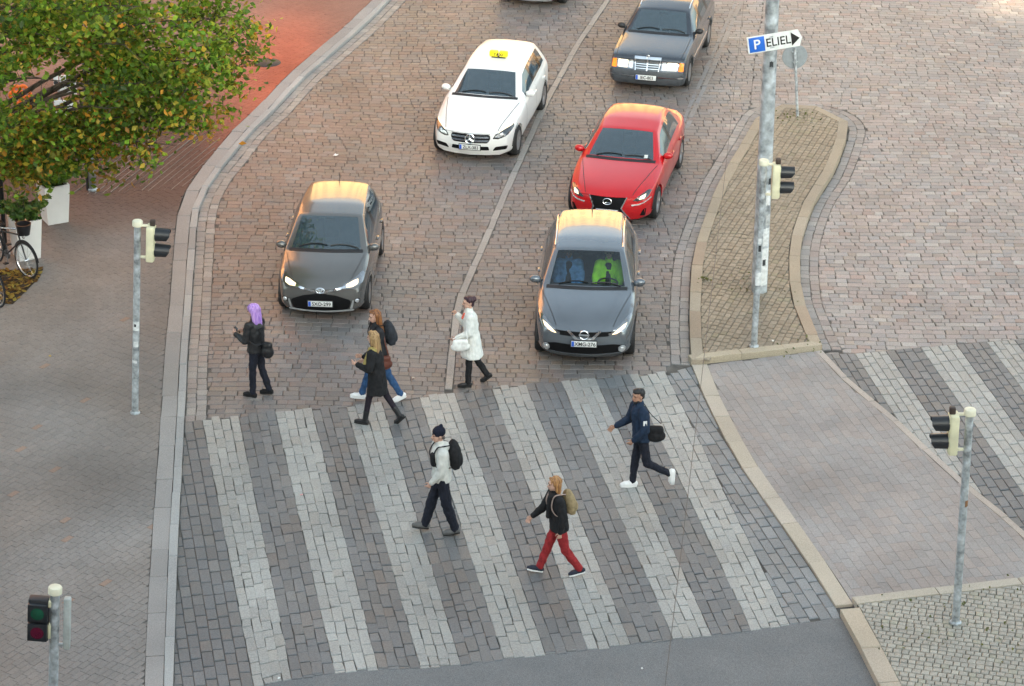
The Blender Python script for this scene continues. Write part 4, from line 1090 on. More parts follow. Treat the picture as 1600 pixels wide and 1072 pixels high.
def loft(mb, secs, n=18):
    """secs: (centre, rx, ry, twist) closed elliptical sections"""
    vs = []; fs = []
    for c, rx, ry, tw in secs:
        for k in range(n):
            a = 2*math.pi*k/n; x, y = rx*math.cos(a), ry*math.sin(a); ct, st = math.cos(tw), math.sin(tw)
            vs.append(Vector(c)+Vector((x*ct-y*st, x*st+y*ct, 0)))
    m = len(secs)
    for i in range(m-1):
        for k in range(n):
            a, b = i*n+k, i*n+(k+1) % n; fs.append((a, b, b+n, a+n))
    fs.append(tuple(range(n-1, -1, -1))); fs.append(tuple((m-1)*n+k for k in range(n))); mb._add(vs, fs)
class Person:
    """joints of a posed figure: local x = its right, y = forward, z = up"""
    def __init__(s, base, rz, label, H=1.72, group='pedestrians on the crossing', lean=R(4), twist=0., legs=((R(20), R(5), 0), (R(-15), R(20), R(-30))), arms=(None, None), head=(0, 0), skin=skin_f, build=1., spread=.0, seat=None, drop=0.):
        s.k = k = H/1.75; s.H = H; s.b = build; s.skinm = skin
        s.root = empty('person', (base[0], base[1], 0), rz, label, 'person', group)
        J = s.J = {}; hip = .088*k
        # legs: index 0 = left (x<0), 1 = right
        low = 0; tmp = []
        for i, sg in ((0, -1), (1, 1)):
            f, kn, ft = legs[i]
            h = Vector((sg*hip, 0, 0)); kk = h+dirv(f, sg*(.03+spread))*.44*k; an = kk+dirv(f-kn, sg*spread*.6)*.43*k
            fd = Vector((0, math.cos(ft), math.sin(ft))); up = Vector((0, -math.sin(ft), math.cos(ft)))
            heel = an-up*.075*k-fd*.05*k; ball = heel+fd*.17*k; toe = heel+fd*.245*k
            if ft < -.25: toe = ball+Vector((0, 1, -.05)).normalized()*.075*k if ft > -.9 else ball+fd*.07*k
            tmp.append((h, kk, an, heel, ball, toe)); low = min(low, heel.z-.012*k, ball.z-.012*k, toe.z-.012*k)
        pz = -low if seat is None else seat
        s.shift = Vector((0, 0, pz))
        for i, t in enumerate(tmp):
            for nme, p in zip(('hip', 'knee', 'ankle', 'heel', 'ball', 'toe'), t): J[nme, i] = p+s.shift
        J['pelvis'] = s.shift.copy()
        ax = Vector((0, math.sin(lean), math.cos(lean))); s.ax = ax; s.lean = lean; s.tw = twist
        J['waist'] = s.shift+ax*.16*k; J['chest'] = s.shift+ax*.36*k; J['neck'] = s.shift+ax*.54*k
        ct, st = math.cos(twist), math.sin(twist); s.side = Vector((ct, st, 0)); s.fwd = Vector((-st, ct, 0))
        hl = ax.lerp(Vector((0, 0, 1)), .7).normalized()
        J['head'] = J['neck']+hl*.175*k+Vector((0, .018*k, 0))
        for i, sg in ((0, -1), (1, 1)):
            sh = J['neck']-ax*.06*k+s.side*sg*.165*k*build; J['sh', i] = sh
            a = arms[i] or (R(-6), R(8), R(15), R(5))
            fl, ab, el, inn = a
            u = dirv(fl, sg*ab); J['el', i] = e = sh+u*.285*k
            fdir = dirv(fl+el, sg*(ab*.4)-sg*inn); J['wr', i] = e+fdir*.25*k; J['hd', i] = fdir
        s.head_rot = Matrix.Rotation(head[0], 3, 'Z') @ Matrix.Rotation(head[1], 3, 'X')
    def H_(s, x, y, z): return s.J['head']+s.head_rot @ (Vector((x, y, z))*s.k)
    def body(s, curl=.5, beard=None):
        J, k = s.J, s.k; m = MB()
        for i in (0, 1):
            m.cap(J['hip', i], J['knee', i], .068*k, .045*k); m.cap(J['knee', i], J['ankle', i], .045*k, .032*k)
            fd_ = (J['ball', i]-J['heel', i]).normalized(); up_ = Vector((0, -fd_.z, fd_.y)); m.cap(J['heel', i]+up_*.04*k+fd_*.02*k, J['ball', i]+up_*.035*k-fd_*.01*k, .026*k, .024*k); m.cap(J['ankle', i], J['heel', i]+up_*.05*k+fd_*.025*k, .030*k, .026*k)
            m.cap(J['sh', i], J['el', i], .042*k, .034*k); m.cap(J['el', i], J['wr', i], .034*k, .024*k)
            s.hand(m, i, curl)
        T = [(J['pelvis']-Vector((0, 0, .05*k)), .12*k, .085*k, 0), (J['pelvis']+s.ax*.05*k, .13*k, .09*k, 0), (J['waist'], .11*k, .078*k, s.tw*.5), (J['chest'], .125*k, .088*k, s.tw), (J['neck']-s.ax*.07*k, .12*k, .07*k, s.tw), (J['neck'], .05*k, .05*k, s.tw)]
        loft(m, T); m.cap(J['sh', 0], J['sh', 1], .045*k, .045*k)
        m.cap(J['neck']-s.ax*.03*k, s.H_(0, -.015, -.06), .052*k, .048*k)
        # head: skull, face, jaw, nose, ears, brow
        Rm = s.head_rot
        m.ell(s.H_(0, -.012, .025), (.074*k, .092*k, .092*k), Rm, 18, 12); m.ell(s.H_(0, .03, -.035), (.058*k, .060*k, .075*k), Rm, 16, 10); m.ell(s.H_(0, .055, -.085), (.03*k, .028*k, .025*k), Rm, 10, 7)
        m.cap(s.H_(0, .088, .012), s.H_(0, .106, -.028), .010*k, .015*k, 8); m.ell(s.H_(0, .082, -.062), (.024*k, .012*k, .012*k), Rm, 10, 6)
        m.cap(s.H_(-.04, .074, .03), s.H_(.04, .074, .03), .012*k, .012*k, 8)
        for sg in (-1, 1): m.ell(s.H_(sg*.074, -.005, -.01), (.010*k, .020*k, .032*k), Rm, 10, 7)
        o = voxel(m, 'body', s.skinm, s.root, .0062, 2)
        for sg in (-1, 1):
            e = MB(); e.ell(s.H_(sg*.030, .083, .008), (.013*k, .008*k, .007*k), Rm, 10, 6); e.build('eye', mat('eye_dark', (.03, .022, .02), .2), s.root)
            b = MB(); b.cap(s.H_(sg*.016, .091, .026), s.H_(sg*.047, .076, .028), .005*k, .004*k, 6); b.build('eyebrow', mat('brow', (.06, .035, .02), .8), s.root)
        e = MB(); e.ell(s.H_(0, .092, -.062), (.022*k, .005*k, .006*k), Rm, 10, 6); e.build('mouth', mat('lips', (.38, .13, .12), .4), s.root)
        return o
    def hand(s, m, i, curl):
        J, k = s.J, s.k; sg = -1 if i == 0 else 1; d = J['hd', i].normalized(); w = J['wr', i]
        n = (Vector((-sg, 0, 0))-d*d.dot(Vector((-sg, 0, 0)))).normalized(); a = d.cross(n)
        if a.y < 0 and abs(d.z) > .5: a = -a
        if abs(d.z) <= .5 and a.z < 0: a = -a
        c = w+d*.05*k
        m.cap(w, w+d*.085*k-a*.018*k, .020*k, .016*k, 8); m.cap(w, w+d*.088*k+a*.018*k, .020*k, .015*k, 8); m.cap(w, w+d*.09*k, .022*k, .016*k, 8)
        for q, (o, l) in enumerate(((.032, .072), (.011, .082), (-.011, .076), (-.031, .06))):
            p0 = w+d*.082*k+a*o*k; c1 = curl*(.5+.1*q)
            d1 = (d*math.cos(c1)+n*math.sin(c1)+a*o*1.5).normalized(); d2 = (d*math.cos(c1*2.4)+n*math.sin(c1*2.4)).normalized()
            p1 = p0+d1*l*.55*k; m.cap(p0, p1, .0095*k, .0085*k, 8); m.cap(p1, p1+d2*l*.5*k, .0085*k, .0072*k, 8)
        t0 = w+d*.03*k+a*.022*k; t1 = t0+(d*.55+a*.75+n*.35).normalized()*.042*k; m.cap(t0, t1, .012*k, .010*k, 8); m.cap(t1, t1+(d*.9+a*.2+n*.3).normalized()*.034*k, .010*k, .008*k, 8)
    def trousers(s, material, thigh=.092, knee=.068, hem=.058, hips=1., length=1., fold=.011):
        J, k = s.J, s.k; m = MB()
        loft(m, [(J['pelvis']-Vector((0, 0, .09*k)), .135*k*hips, .10*k*hips, 0), (J['pelvis'], .165*k*hips, .125*k*hips, 0), (J['pelvis']+s.ax*.07*k, .155*k*hips, .115*k*hips, 0), (J['waist'], .14*k*hips, .10*k*hips, 0)])
        for i in (0, 1):
            m.cap(J['hip', i]+Vector((0, 0, -.01)), J['knee', i], thigh*k, knee*k, 14); e = J['knee', i].lerp(J['ankle', i], .97*length); m.cap(J['knee', i], e, knee*k, hem*k, 14)
        return voxel(m, 'trousers', material, s.root, .011, 2, fold, 15, (1, 1, .8), seed=len(bpy.data.objects))
    def top(s, material, name='jacket', bulk=1., sleeve=.062, cuff=.045, hem=.02, flare=1., sl=.97, hood=False, collar=True, fold=.013, color=None):
        J, k = s.J, s.k; m = MB(); b = bulk; t = s.tw
        z0 = J['pelvis']-Vector((0, 0, hem*k))
        secs = []
        if hem > .15:
            secs += [(z0, .175*k*b*flare, .145*k*b*flare, t*.3), (J['pelvis']-Vector((0, 0, hem*.5*k)), .175*k*b*(1+flare)/2, .14*k*b*(1+flare)/2, t*.4)]
        else: secs += [(z0, .168*k*b*flare, .132*k*b*flare, t*.4)]
        secs += [(J['pelvis']+s.ax*.06*k, .168*k*b, .13*k*b, t*.5), (J['waist'], .155*k*b, .118*k*b, t*.6), (J['chest']-s.ax*.05*k, .165*k*b, .125*k*b, t), (J['chest']+s.ax*.06*k, .168*k*b, .122*k*b, t), (J['neck']-s.ax*.055*k, .145*k*b, .10*k*b, t), (J['neck']-s.ax*.0*k, .075*k, .07*k, t)]
        loft(m, secs, 22); m.cap(J['sh', 0], J['sh', 1], .066*k*b, .066*k*b)
        if collar: m.cap(J['neck']-s.ax*.02*k, J['neck']+s.ax*.045*k, .074*k, .066*k)
        if hood:
            p = J['neck']-s.fwd*.07*k-s.ax*.02*k; m.ell(p, (.13*k, .075*k, .075*k)); m.cap(J['neck']+s.side*.07*k, J['neck']-s.side*.07*k, .05*k, .05*k)
        for i in (0, 1):
            m.cap(J['sh', i], J['el', i], sleeve*1.12*k*b, sleeve*k*b, 14); m.cap(J['el', i], J['el', i].lerp(J['wr', i], sl), sleeve*k*b, cuff*k*b, 14)
        return voxel(m, name, material, s.root, .011, 2, fold, 11, (1, 1, .8), seed=len(bpy.data.objects)*.7, color=color)
    def shoes(s, material, sole=None, boot=0., big=1.):
        J, k = s.J, s.k
        for i in (0, 1):
            h, b, t, a = J['heel', i], J['ball', i], J['toe', i], J['ankle', i]; fd = (b-h).normalized(); up = Vector((0, -fd.z, fd.y)); tf = (t-b).normalized(); tu = Vector((0, -tf.z, tf.y)); r = big*k
            m = MB(); m.cap(h+up*.040*k+fd*.012*k, b+up*.036*k, .042*r, .044*r, 12); m.cap(b+up*.034*k, t+tu*.026*k-tf*.025*k, .044*r, .032*r, 12); m.cap(h+up*.045*k+fd*.02*k, a-up*.005, .043*r, .043*r, 12); m.cap(a, h.lerp(b, .62)+up*.045*k, .04*r, .04*r, 12)
            if boot: m.cap(a, a.lerp(J['knee', i], boot), .046*k, .056*k, 14)
            o = voxel(m, 'boot' if boot else 'shoe', material, s.root, .008, 2)
            q = MB(); so = sole or mat('sole_dark', (.02, .02, .02), .8); w = .040*r
            for p0, p1, d, u, w0, w1 in ((h-fd*.018*k, b, fd, up, w*.85, w*1.08), (b, t, tf, tu, w*1.08, w*.7)):
                vs = []
                for p, ww in ((p0, w0), (p1, w1)):
                    for x in (-ww, ww):
                        for z in (-.012, .022 if sole else .010): vs.append(Vector(p)+Vector((x, 0, 0))+u*z*k)
                q._add(vs, [(0, 1, 3, 2), (4, 6, 7, 5), (0, 4, 5, 1), (2, 3, 7, 6), (0, 2, 6, 4), (1, 5, 7, 3)])
            voxel(q, 'sole', so, o, .008, 1)
    def hair(s, material, kind='short', length=.2, puff=1.):
        J, k = s.J, s.k; m = MB(); Rm = s.head_rot
        m.ell(s.H_(0, -.028, .042), (.081*k*puff, .092*k*puff, .084*k*puff), Rm, 18, 12)
        if kind == 'short': m.ell(s.H_(0, .01, .085), (.068*k, .085*k, .045*k), Rm, 14, 8); m.ell(s.H_(0, -.06, -.02), (.066*k, .045*k, .06*k), Rm, 14, 8)
        if kind in ('long', 'bob'):
            p = s.H_(0, -.055, 0); q = J['neck']+Vector((0, -.075*k, 0))-s.ax*(length-.14)*k if kind == 'long' else s.H_(0, -.05, -length)
            for sx in (-.05, 0, .05): m.cap(p+s.side*sx*k, q+s.side*sx*1.15*k, .050*k*puff, .036*k*puff, 12)
            for sg in (-1, 1): m.cap(s.H_(sg*.066, -.005, .035), s.H_(sg*.07, -.012, -.11 if kind == 'long' else -.085), .028*k, .024*k, 10)
        if kind == 'bun': m.ell(s.H_(0, -.105, .05), (.055*k, .055*k, .055*k), Rm, 12, 8); m.ell(s.H_(0, -.07, -.03), (.065*k, .04*k, .06*k), Rm)
        m.ell(s.H_(.012, .046, .094), (.056*k, .034*k, .022*k), Rm, 12, 7)
        return voxel(m, 'hair', material, s.root, .009, 1, .011, 26, (1, 1, .22), seed=len(bpy.data.objects))
    def backpack(s, material, strap, w=.28, h=.42, d=.17, low=0., label=None, tall=1.):
        """a backpack worn on the back, with two straps; stands as a thing of its own, carried by the person"""
        J, k = s.J, s.k; c = J['chest']-s.fwd*(.115*k+d*.5)+s.ax*(.0-low)
        rt = empty('backpack', s.root.location, s.root.rotation_euler.z, label, 'backpack')
        m = MB(); Mx = Matrix((s.side, s.fwd, s.ax)).transposed()
        m.ell(c, (w*.52, d*.55, h*.52), Mx); m.box(c+s.ax*-.02, (w*.86, d*.72, h*.80), Mx, bev=.05); m.ell(c-s.fwd*d*.38-s.ax*h*.14, (w*.36, d*.3, h*.26), Mx)
        voxel(m, 'bag', material, rt, .011, 3, .006, 16)
        for sg in (-1, 1):
            q = MB(); sh = J['neck']+s.side*sg*.10*k
            pts = [c+s.side*sg*w*.22+s.ax*h*.40+s.fwd*d*.4, sh-s.ax*.005-s.fwd*.05*k+Vector((0, 0, .03)), sh-s.ax*.02+s.fwd*.07*k+Vector((0, 0, .02)), J['chest']+s.side*sg*.125*k+s.fwd*.132*k*s.b, J['chest']-s.ax*.14*k+s.side*sg*.155*k+s.fwd*.06*k, c+s.side*sg*w*.32-s.ax*h*.34+s.fwd*d*.4]
            q.tube(resample3(pts), .017, 8, flat=.45); q.build('strap', strap, rt)
        return rt
    def handbag(s, name, label, c, size, material, strap_pts, cat='bag', ang=0.):
        rt = empty(name, s.root.location, s.root.rotation_euler.z, label, cat); m = MB(); w, d, h = size
        Mx = Matrix.Rotation(ang, 3, 'Z'); c = Vector(c)
        m.box(c, (w*.9, d*.9, h*.92), Mx, bev=min(.055, w*.44)); m.ell(c-Vector((0, 0, h*.16)), (w*.62, d*.58, h*.40), Mx)
        voxel(m, 'bag', material, rt, .009, 2, .004, 18)
        if strap_pts:
            q = MB(); q.tube(resample3(strap_pts), .011, 8, flat=.6); q.build('strap', material, rt)
        return rt
    def blob(s, name, material, parts, size=.009, parent=None):
        m = MB()
        for p in parts:
            if len(p) == 4: m.cap(*p)
            else: m.ell(*p)
        return voxel(m, name, material, parent or s.root, size, 1)
def resample3(pts, n=6):
    P = [Vector(p) for p in pts]; P = [2*P[0]-P[1]]+P+[2*P[-1]-P[-2]]; out = []
    for i in range(1, len(P)-2):
        for t in np.linspace(0, 1, n, endpoint=False):
            p0, p1, p2, p3 = P[i-1:i+3]; out.append(.5*((2*p1)+(p2-p0)*t+(2*p0-5*p1+4*p2-p3)*t*t+(3*p1-p0-3*p2+p3)*t**3))
    return out+[P[-2]]
black_c = cloth('black', (.018, .018, .020)); black_j = cloth('charcoal', (.028, .028, .032)); denim_dk = cloth('dark_denim', (.016, .018, .028)); denim = cloth('blue_denim', (.035, .085, .19)); navy = cloth('navy', (.018, .032, .062))
cream = cloth('cream', (.60, .60, .565)); white_w = cloth('white_wool', (.74, .75, .72)); redc_ = cloth('brick_red', (.30, .028, .032)); leather = mat('black_leather', (.016, .016, .018), .4, bump=.2); shoe_w = mat('white_shoe', (.80, .80, .80), .5, var=.03)
# --- woman with purple hair, looking at her phone
p = Person(G(403, 618), R(68), 'woman with long purple hair in a black leather jacket and dark jeans', 1.66, twist=R(-14), legs=((R(5), R(4), 0), (R(-5), R(14), R(-8))),
    arms=((R(8), R(14), R(95), R(28)), (R(12), R(10), R(85), R(30))), head=(R(5), R(-14)), lean=R(3))
p.body(.9); p.trousers(denim_dk, .092, .066, .056); p.top(leather, bulk=1.14, hem=.05, flare=1.08); p.shoes(black_c, boot=.35); p.hair(hairmat('hair_purple', (.26, .13, .50), (.60, .36, .74)), 'long', .40, 1.22)
m = MB(); m.box(p.J['wr', 1]+p.J['hd', 1]*.09+Vector((-.05, .03, .03)), (.07, .012, .14), Matrix.Rotation(R(-40), 3, 'X'), bev=.006)
ph = m.build('phone', mat('phone_black', (.012, .012, .015), .15), None); ph.location = p.root.location; ph.rotation_euler = p.root.rotation_euler; tag(ph, 'dark phone held up by the purple-haired woman', 'phone')
c = p.J['pelvis']+Vector((-.06, -.24, .04)); p.handbag('handbag', 'black handbag hanging at the back of the purple-haired woman', c, (.15, .20, .30), leather, [c+Vector((0, .11, .12)), p.J['chest']+Vector((-.06, -.13, .0)), p.J['sh', 0]+Vector((.03, -.02, .07)), p.J['sh', 0]+Vector((-.02, .09, -.12)), p.J['waist']+Vector((-.19, -.06, .0)), c+Vector((-.03, -.06, .14))], 'handbag', R(8))
e = p.J['el', 1]; p.blob('scarf', black_c, [(p.J['pelvis']+Vector((.10, .12, .05)), p.J['pelvis']+Vector((.14, .17, -.20)), .06, .05)])
# --- woman with brown hair, backpack, jeans
p = Person(G(594, 626), R(104), 'woman with auburn hair in blue jeans and white shoes, half hidden behind the blonde', 1.70, legs=((R(-19), R(10), R(-26)), (R(24), R(6), R(12))), arms=((R(18), R(6), R(30), 0), (R(-14), R(6), R(22), 0)), lean=R(6), twist=R(8), head=(R(8), R(-8)))
p.body(); p.trousers(denim, .09, .067, .055); p.top(black_j, hem=.03, bulk=1.1); p.shoes(shoe_w, shoe_w, big=1.12); p.hair(hairmat('hair_auburn', (.10, .032, .012), (.30, .12, .035)), 'long', .26)
p.backpack(cloth('slate', (.030, .034, .042)), black_c, .30, .46, .20, label='black backpack on the auburn-haired woman')
c = p.J['pelvis']+Vector((-.17, -.02, -.10)); p.handbag('shoulder_bag', 'brown leather shoulder bag at the hip of the auburn-haired woman', c, (.10, .30, .26), mat('brown_leather', (.12, .035, .022), .5, bump=.2), [c+Vector((0, -.10, .12)), p.J['waist']+Vector((-.16, -.08, .1)), p.J['neck']+Vector((.02, -.10, 0)), p.J['neck']+Vector((.10, .06, -.02)), p.J['waist']+Vector((-.08, .15, 0)), c+Vector((.02, .12, .12))], 'shoulder bag')
# --- blonde woman in a black coat
p = Person(G(590, 662), R(74), 'blonde woman in a knee-length black coat striding past the auburn-haired woman', 1.68, legs=((R(16), R(6), R(4)), (R(-18), R(16), R(-46))), arms=((R(4), R(16), R(95), R(22)), (R(4), R(12), R(100), R(25))), lean=R(5), head=(R(-12), R(-4)))
p.body(); p.trousers(cloth('tights', (.022, .018, .026)), .080, .058, .044, .9, fold=.001); p.top(black_c, 'coat', hem=.32, flare=1.12, bulk=1.12); p.shoes(leather, boot=.4, big=.92); p.hair(hairmat('hair_blonde', (.20, .11, .045), (.46, .30, .14)), 'long', .34, 1.05)
p.blob('scarf', cloth('mustard', (.34, .27, .10)), [(p.J['neck']+Vector((-.09, -.03, -.01)), p.J['neck']+Vector((.09, -.03, -.01)), .055, .055), (p.J['neck']+Vector((-.08, .03, -.01)), p.J['sh', 0]+Vector((.0, .12, -.22)), .05, .045)])
# --- woman in the white coat
p = Person(G(737, 601), R(96), 'woman in a long white coat with dark hair tied up and a white bag', 1.64, legs=((R(8), R(6), R(2)), (R(-9), R(22), R(-38))), arms=((R(6), R(12), R(58), R(12)), (R(14), R(8), R(128), R(10))), lean=R(5), head=(0, R(-6)))
p.body(.9); p.trousers(black_c, .085, .066, .056); p.top(white_w, 'coat', hem=.35, flare=1.30, bulk=1.12, sleeve=.068); p.shoes(leather, big=.95); p.hair(hairmat('hair_plum', (.022, .008, .014), (.06, .02, .03)), 'bun')
c = p.J['el', 0]+Vector((-.10, .16, -.18)); p.handbag('handbag', 'white handbag carried in front of the white coat', c+Vector((.02, 0, 0)), (.08, .30, .22), mat('white_leather', (.76, .76, .74), .45), [c+Vector((0, -.12, .12)), p.J['el', 0]+Vector((-.03, .06, .06)), p.J['el', 0].lerp(p.J['wr', 0], .5)+Vector((-.02, .0, .05)), c+Vector((0, .13, .12))], 'handbag', R(4))
p.blob('scarf', cloth('coral', (.62, .12, .08)), [(p.J['neck']+Vector((-.02, .09, -.05)), p.J['neck']+Vector((-.03, .12, -.11)), .03, .025)])
# --- man in a knitted cap
p = Person(G(690, 832), R(98), 'man in a dark knitted cap and white hooded jacket with black trousers', 1.78, legs=((R(-9), R(8), R(-8)), (R(17), R(2), R(10))), arms=((R(4), R(8), R(32), R(14)), (R(-12), R(10), R(20), 0)), lean=R(3), head=(R(10), R(-4)), build=1.08, twist=R(6))
p.body(.8); p.trousers(denim_dk, .102, .082, .070, 1.05, fold=.012); p.top(cream, 'hooded_jacket', bulk=1.12, hem=.03, hood=True, sleeve=.068); p.shoes(mat('grey_shoe', (.12, .12, .12), .7), big=1.12)
p.blob('chest_panel', black_c, [(p.J['chest']+Vector((-.075, .115, .05)), p.J['chest']+Vector((-.085, .108, -.08)), .06, .055)])
m = MB(); m.ell(p.H_(0, -.012, .055), (.088*p.k, .104*p.k, .098*p.k), p.head_rot); m.cap(p.H_(0, -.04, .12), p.H_(0, -.05, .15), .05, .03)
voxel(m, 'knitted_cap', cloth('cap_navy', (.012, .014, .028)), p.root, .009, 2, .003, 60)
p.blob('hair', hairmat('hair_grey', (.05, .04, .035), (.12, .10, .09)), [(p.H_(-.06, -.06, -.03), p.H_(.06, -.06, -.03), .03, .03)])
p.backpack(black_c, black_c, .32, .50, .20, label='black backpack on the man in the knitted cap')
# --- woman in red trousers
p = Person(G(872, 897), R(98), 'woman in brick-red trousers and black jumper with a ginger bob', 1.66, legs=((R(-12), R(22), R(-14)), (R(19), R(0), R(14))), arms=((R(-12), R(6), R(22), 0), (R(24), R(8), R(22), 0)), lean=R(7), head=(R(8), R(-2)), twist=R(12))
p.body(.7); p.trousers(redc_, .095, .075, .062); p.top(black_c, 'jumper', bulk=1.14, hem=.09, flare=1.04, sleeve=.066); p.shoes(mat('navy_canvas', (.018, .022, .04), .7), shoe_w, big=1.1); p.hair(hairmat('hair_ginger', (.20, .085, .03), (.46, .24, .09)), 'bob', .12, 1.1)
p.blob('scarf', black_c, [(p.J['neck']+Vector((-.05, .05, -.01)), p.J['neck']+Vector((.05, .05, -.01)), .055, .055), (p.J['neck']+Vector((-.05, .09, -.03)), p.J['waist']+Vector((-.06, .16, .02)), .04, .04)])
p.backpack(cloth('khaki', (.30, .23, .13)), cloth('khaki_strap', (.40, .30, .26)), .28, .42, .18, label='tan backpack on the woman in red trousers')
# --- man in a navy jacket
p = Person(G(1000, 764), R(98), 'bearded man in a navy jacket and bright white shoes, trailing foot lifted', 1.76, legs=((R(-10), R(50), R(-88)), (R(9), R(4), 0)), arms=((R(-6), R(8), R(48), R(14)), (R(17), R(10), R(42), 0)), lean=R(6), head=(R(25), R(-2)), skin=skin_m, build=1.05, twist=R(10))
p.body(.7); p.trousers(denim_dk, .090, .068, .055); p.top(navy, 'jacket', bulk=1.15, hem=.04, sleeve=.068); p.shoes(shoe_w, shoe_w, big=1.2); p.hair(hairmat('hair_black', (.006, .006, .007), (.02, .018, .018)), 'short', puff=.97)
p.blob('beard', hairmat('hair_black', 0, 0), [(p.H_(-.045, .035, -.075), p.H_(.0, .070, -.098), .022, .026), (p.H_(.045, .035, -.075), p.H_(.0, .070, -.098), .022, .026)])
q = p.J['sh', 0].lerp(p.J['el', 0], .45)+Vector((-.078, 0, 0)); m = MB(); m.box(q, (.012, .06, .085), bev=.004); m.build('arm_badge', cloth('badge_white', (.75, .76, .76)), p.root)
c = p.J['pelvis']+Vector((-.12, -.19, .10)); p.handbag('sling_bag', 'black sling bag hanging behind the waist of the navy-jacketed man', c, (.16, .30, .27), black_c, [c+Vector((.05, -.10, .14)), p.J['chest']+Vector((-.06, -.16, .05)), p.J['neck']+Vector((.08, -.06, .02)), p.J['neck']+Vector((.10, .07, -.03)), p.J['chest']+Vector((.0, .15, -.06)), c+Vector((.04, .16, .12))], 'bag', R(-10))
# --- two people sitting in the blue-grey crossover
def seated(car, sx, label, topm, vest=None, hands=True):
    X, Y, a = POSE['nissan']; y = car.T['seat_u']-.12-car.L/2; w = car.root.matrix_basis @ Vector((sx, y, 0))
    p = Person((w.x, w.y), -a+math.pi, label, 1.74, 'people sitting in the blue-grey crossover', lean=R(-16), legs=((R(78), R(55), R(10)), (R(78), R(55), R(10))), arms=((R(38), R(10), R(42), R(6)), (R(38), R(10), R(42), R(6))) if hands else ((R(14), R(10), R(50), R(20)), (R(14), R(10), R(50), R(20))), seat=.66, build=1.05)
    p.body(.8); p.trousers(black_c, .09, .07, .06); p.top(topm, 'jacket', bulk=1.08, sleeve=.074)
    p.hair(hairmat('hair_brown', (.05, .03, .02), (.12, .08, .05)), 'short')
    p.blob('shirt_front', black_c, [(p.J['neck']+Vector((0, .07, -.07)), p.J['waist']+Vector((0, .10, 0)), .075, .06)])
    return p
X = car_nissan
seated(X, .36, 'driver in a bright hi-vis green jacket at the wheel of the blue-grey crossover', mat('hivis', (.36, .85, .02), .7, var=.08, emit=None))
seated(X, -.36, 'passenger in a light blue jacket beside the hi-vis driver', cloth('sky_blue', (.11, .26, .50)), hands=False)
# ================================================================ STREET FURNITURE, PLANTS
galv = mat('galvanised', (.42, .45, .47), .45, metal=.3, var=.32, scale=11); cream_p = mat('cream_housing', (.66, .63, .44), .5, var=.08, scale=6); visor = mat('visor_black', (.02, .022, .026), .35)
cap_m = mat('cap_cream', (.70, .67, .52), .5, var=.10, scale=6); sticker_w = mat('sticker_white', (.70, .72, .72), .6, var=.12, scale=18); sticker_k = mat('sticker_dark', (.03, .035, .04), .6)
def pole_axis(base, top_px):
    """top of a pole whose foot is at base, a shade out of plumb as photographed"""
    h = height_at(base, top_px[1]); a = project((base[0], base[1], h)); return h, (top_px[0]-a[0])/scale_at((base[0], base[1], h))
def project(P):
    x, y, z = P[0], P[1], P[2]-CAM_H; cp, sp = math.cos(PITCH), math.sin(PITCH); zc = y*cp-z*sp; yc = y*sp+z*cp; X, Y = F_PX*x/zc, F_PX*yc/zc; cr, sr = math.cos(ROLL), math.sin(ROLL)
    return (800+X*cr+Y*sr, 536-(-X*sr+Y*cr))
def scale_at(P): return F_PX/(P[1]*math.cos(PITCH)-(P[2]-CAM_H)*math.sin(PITCH))
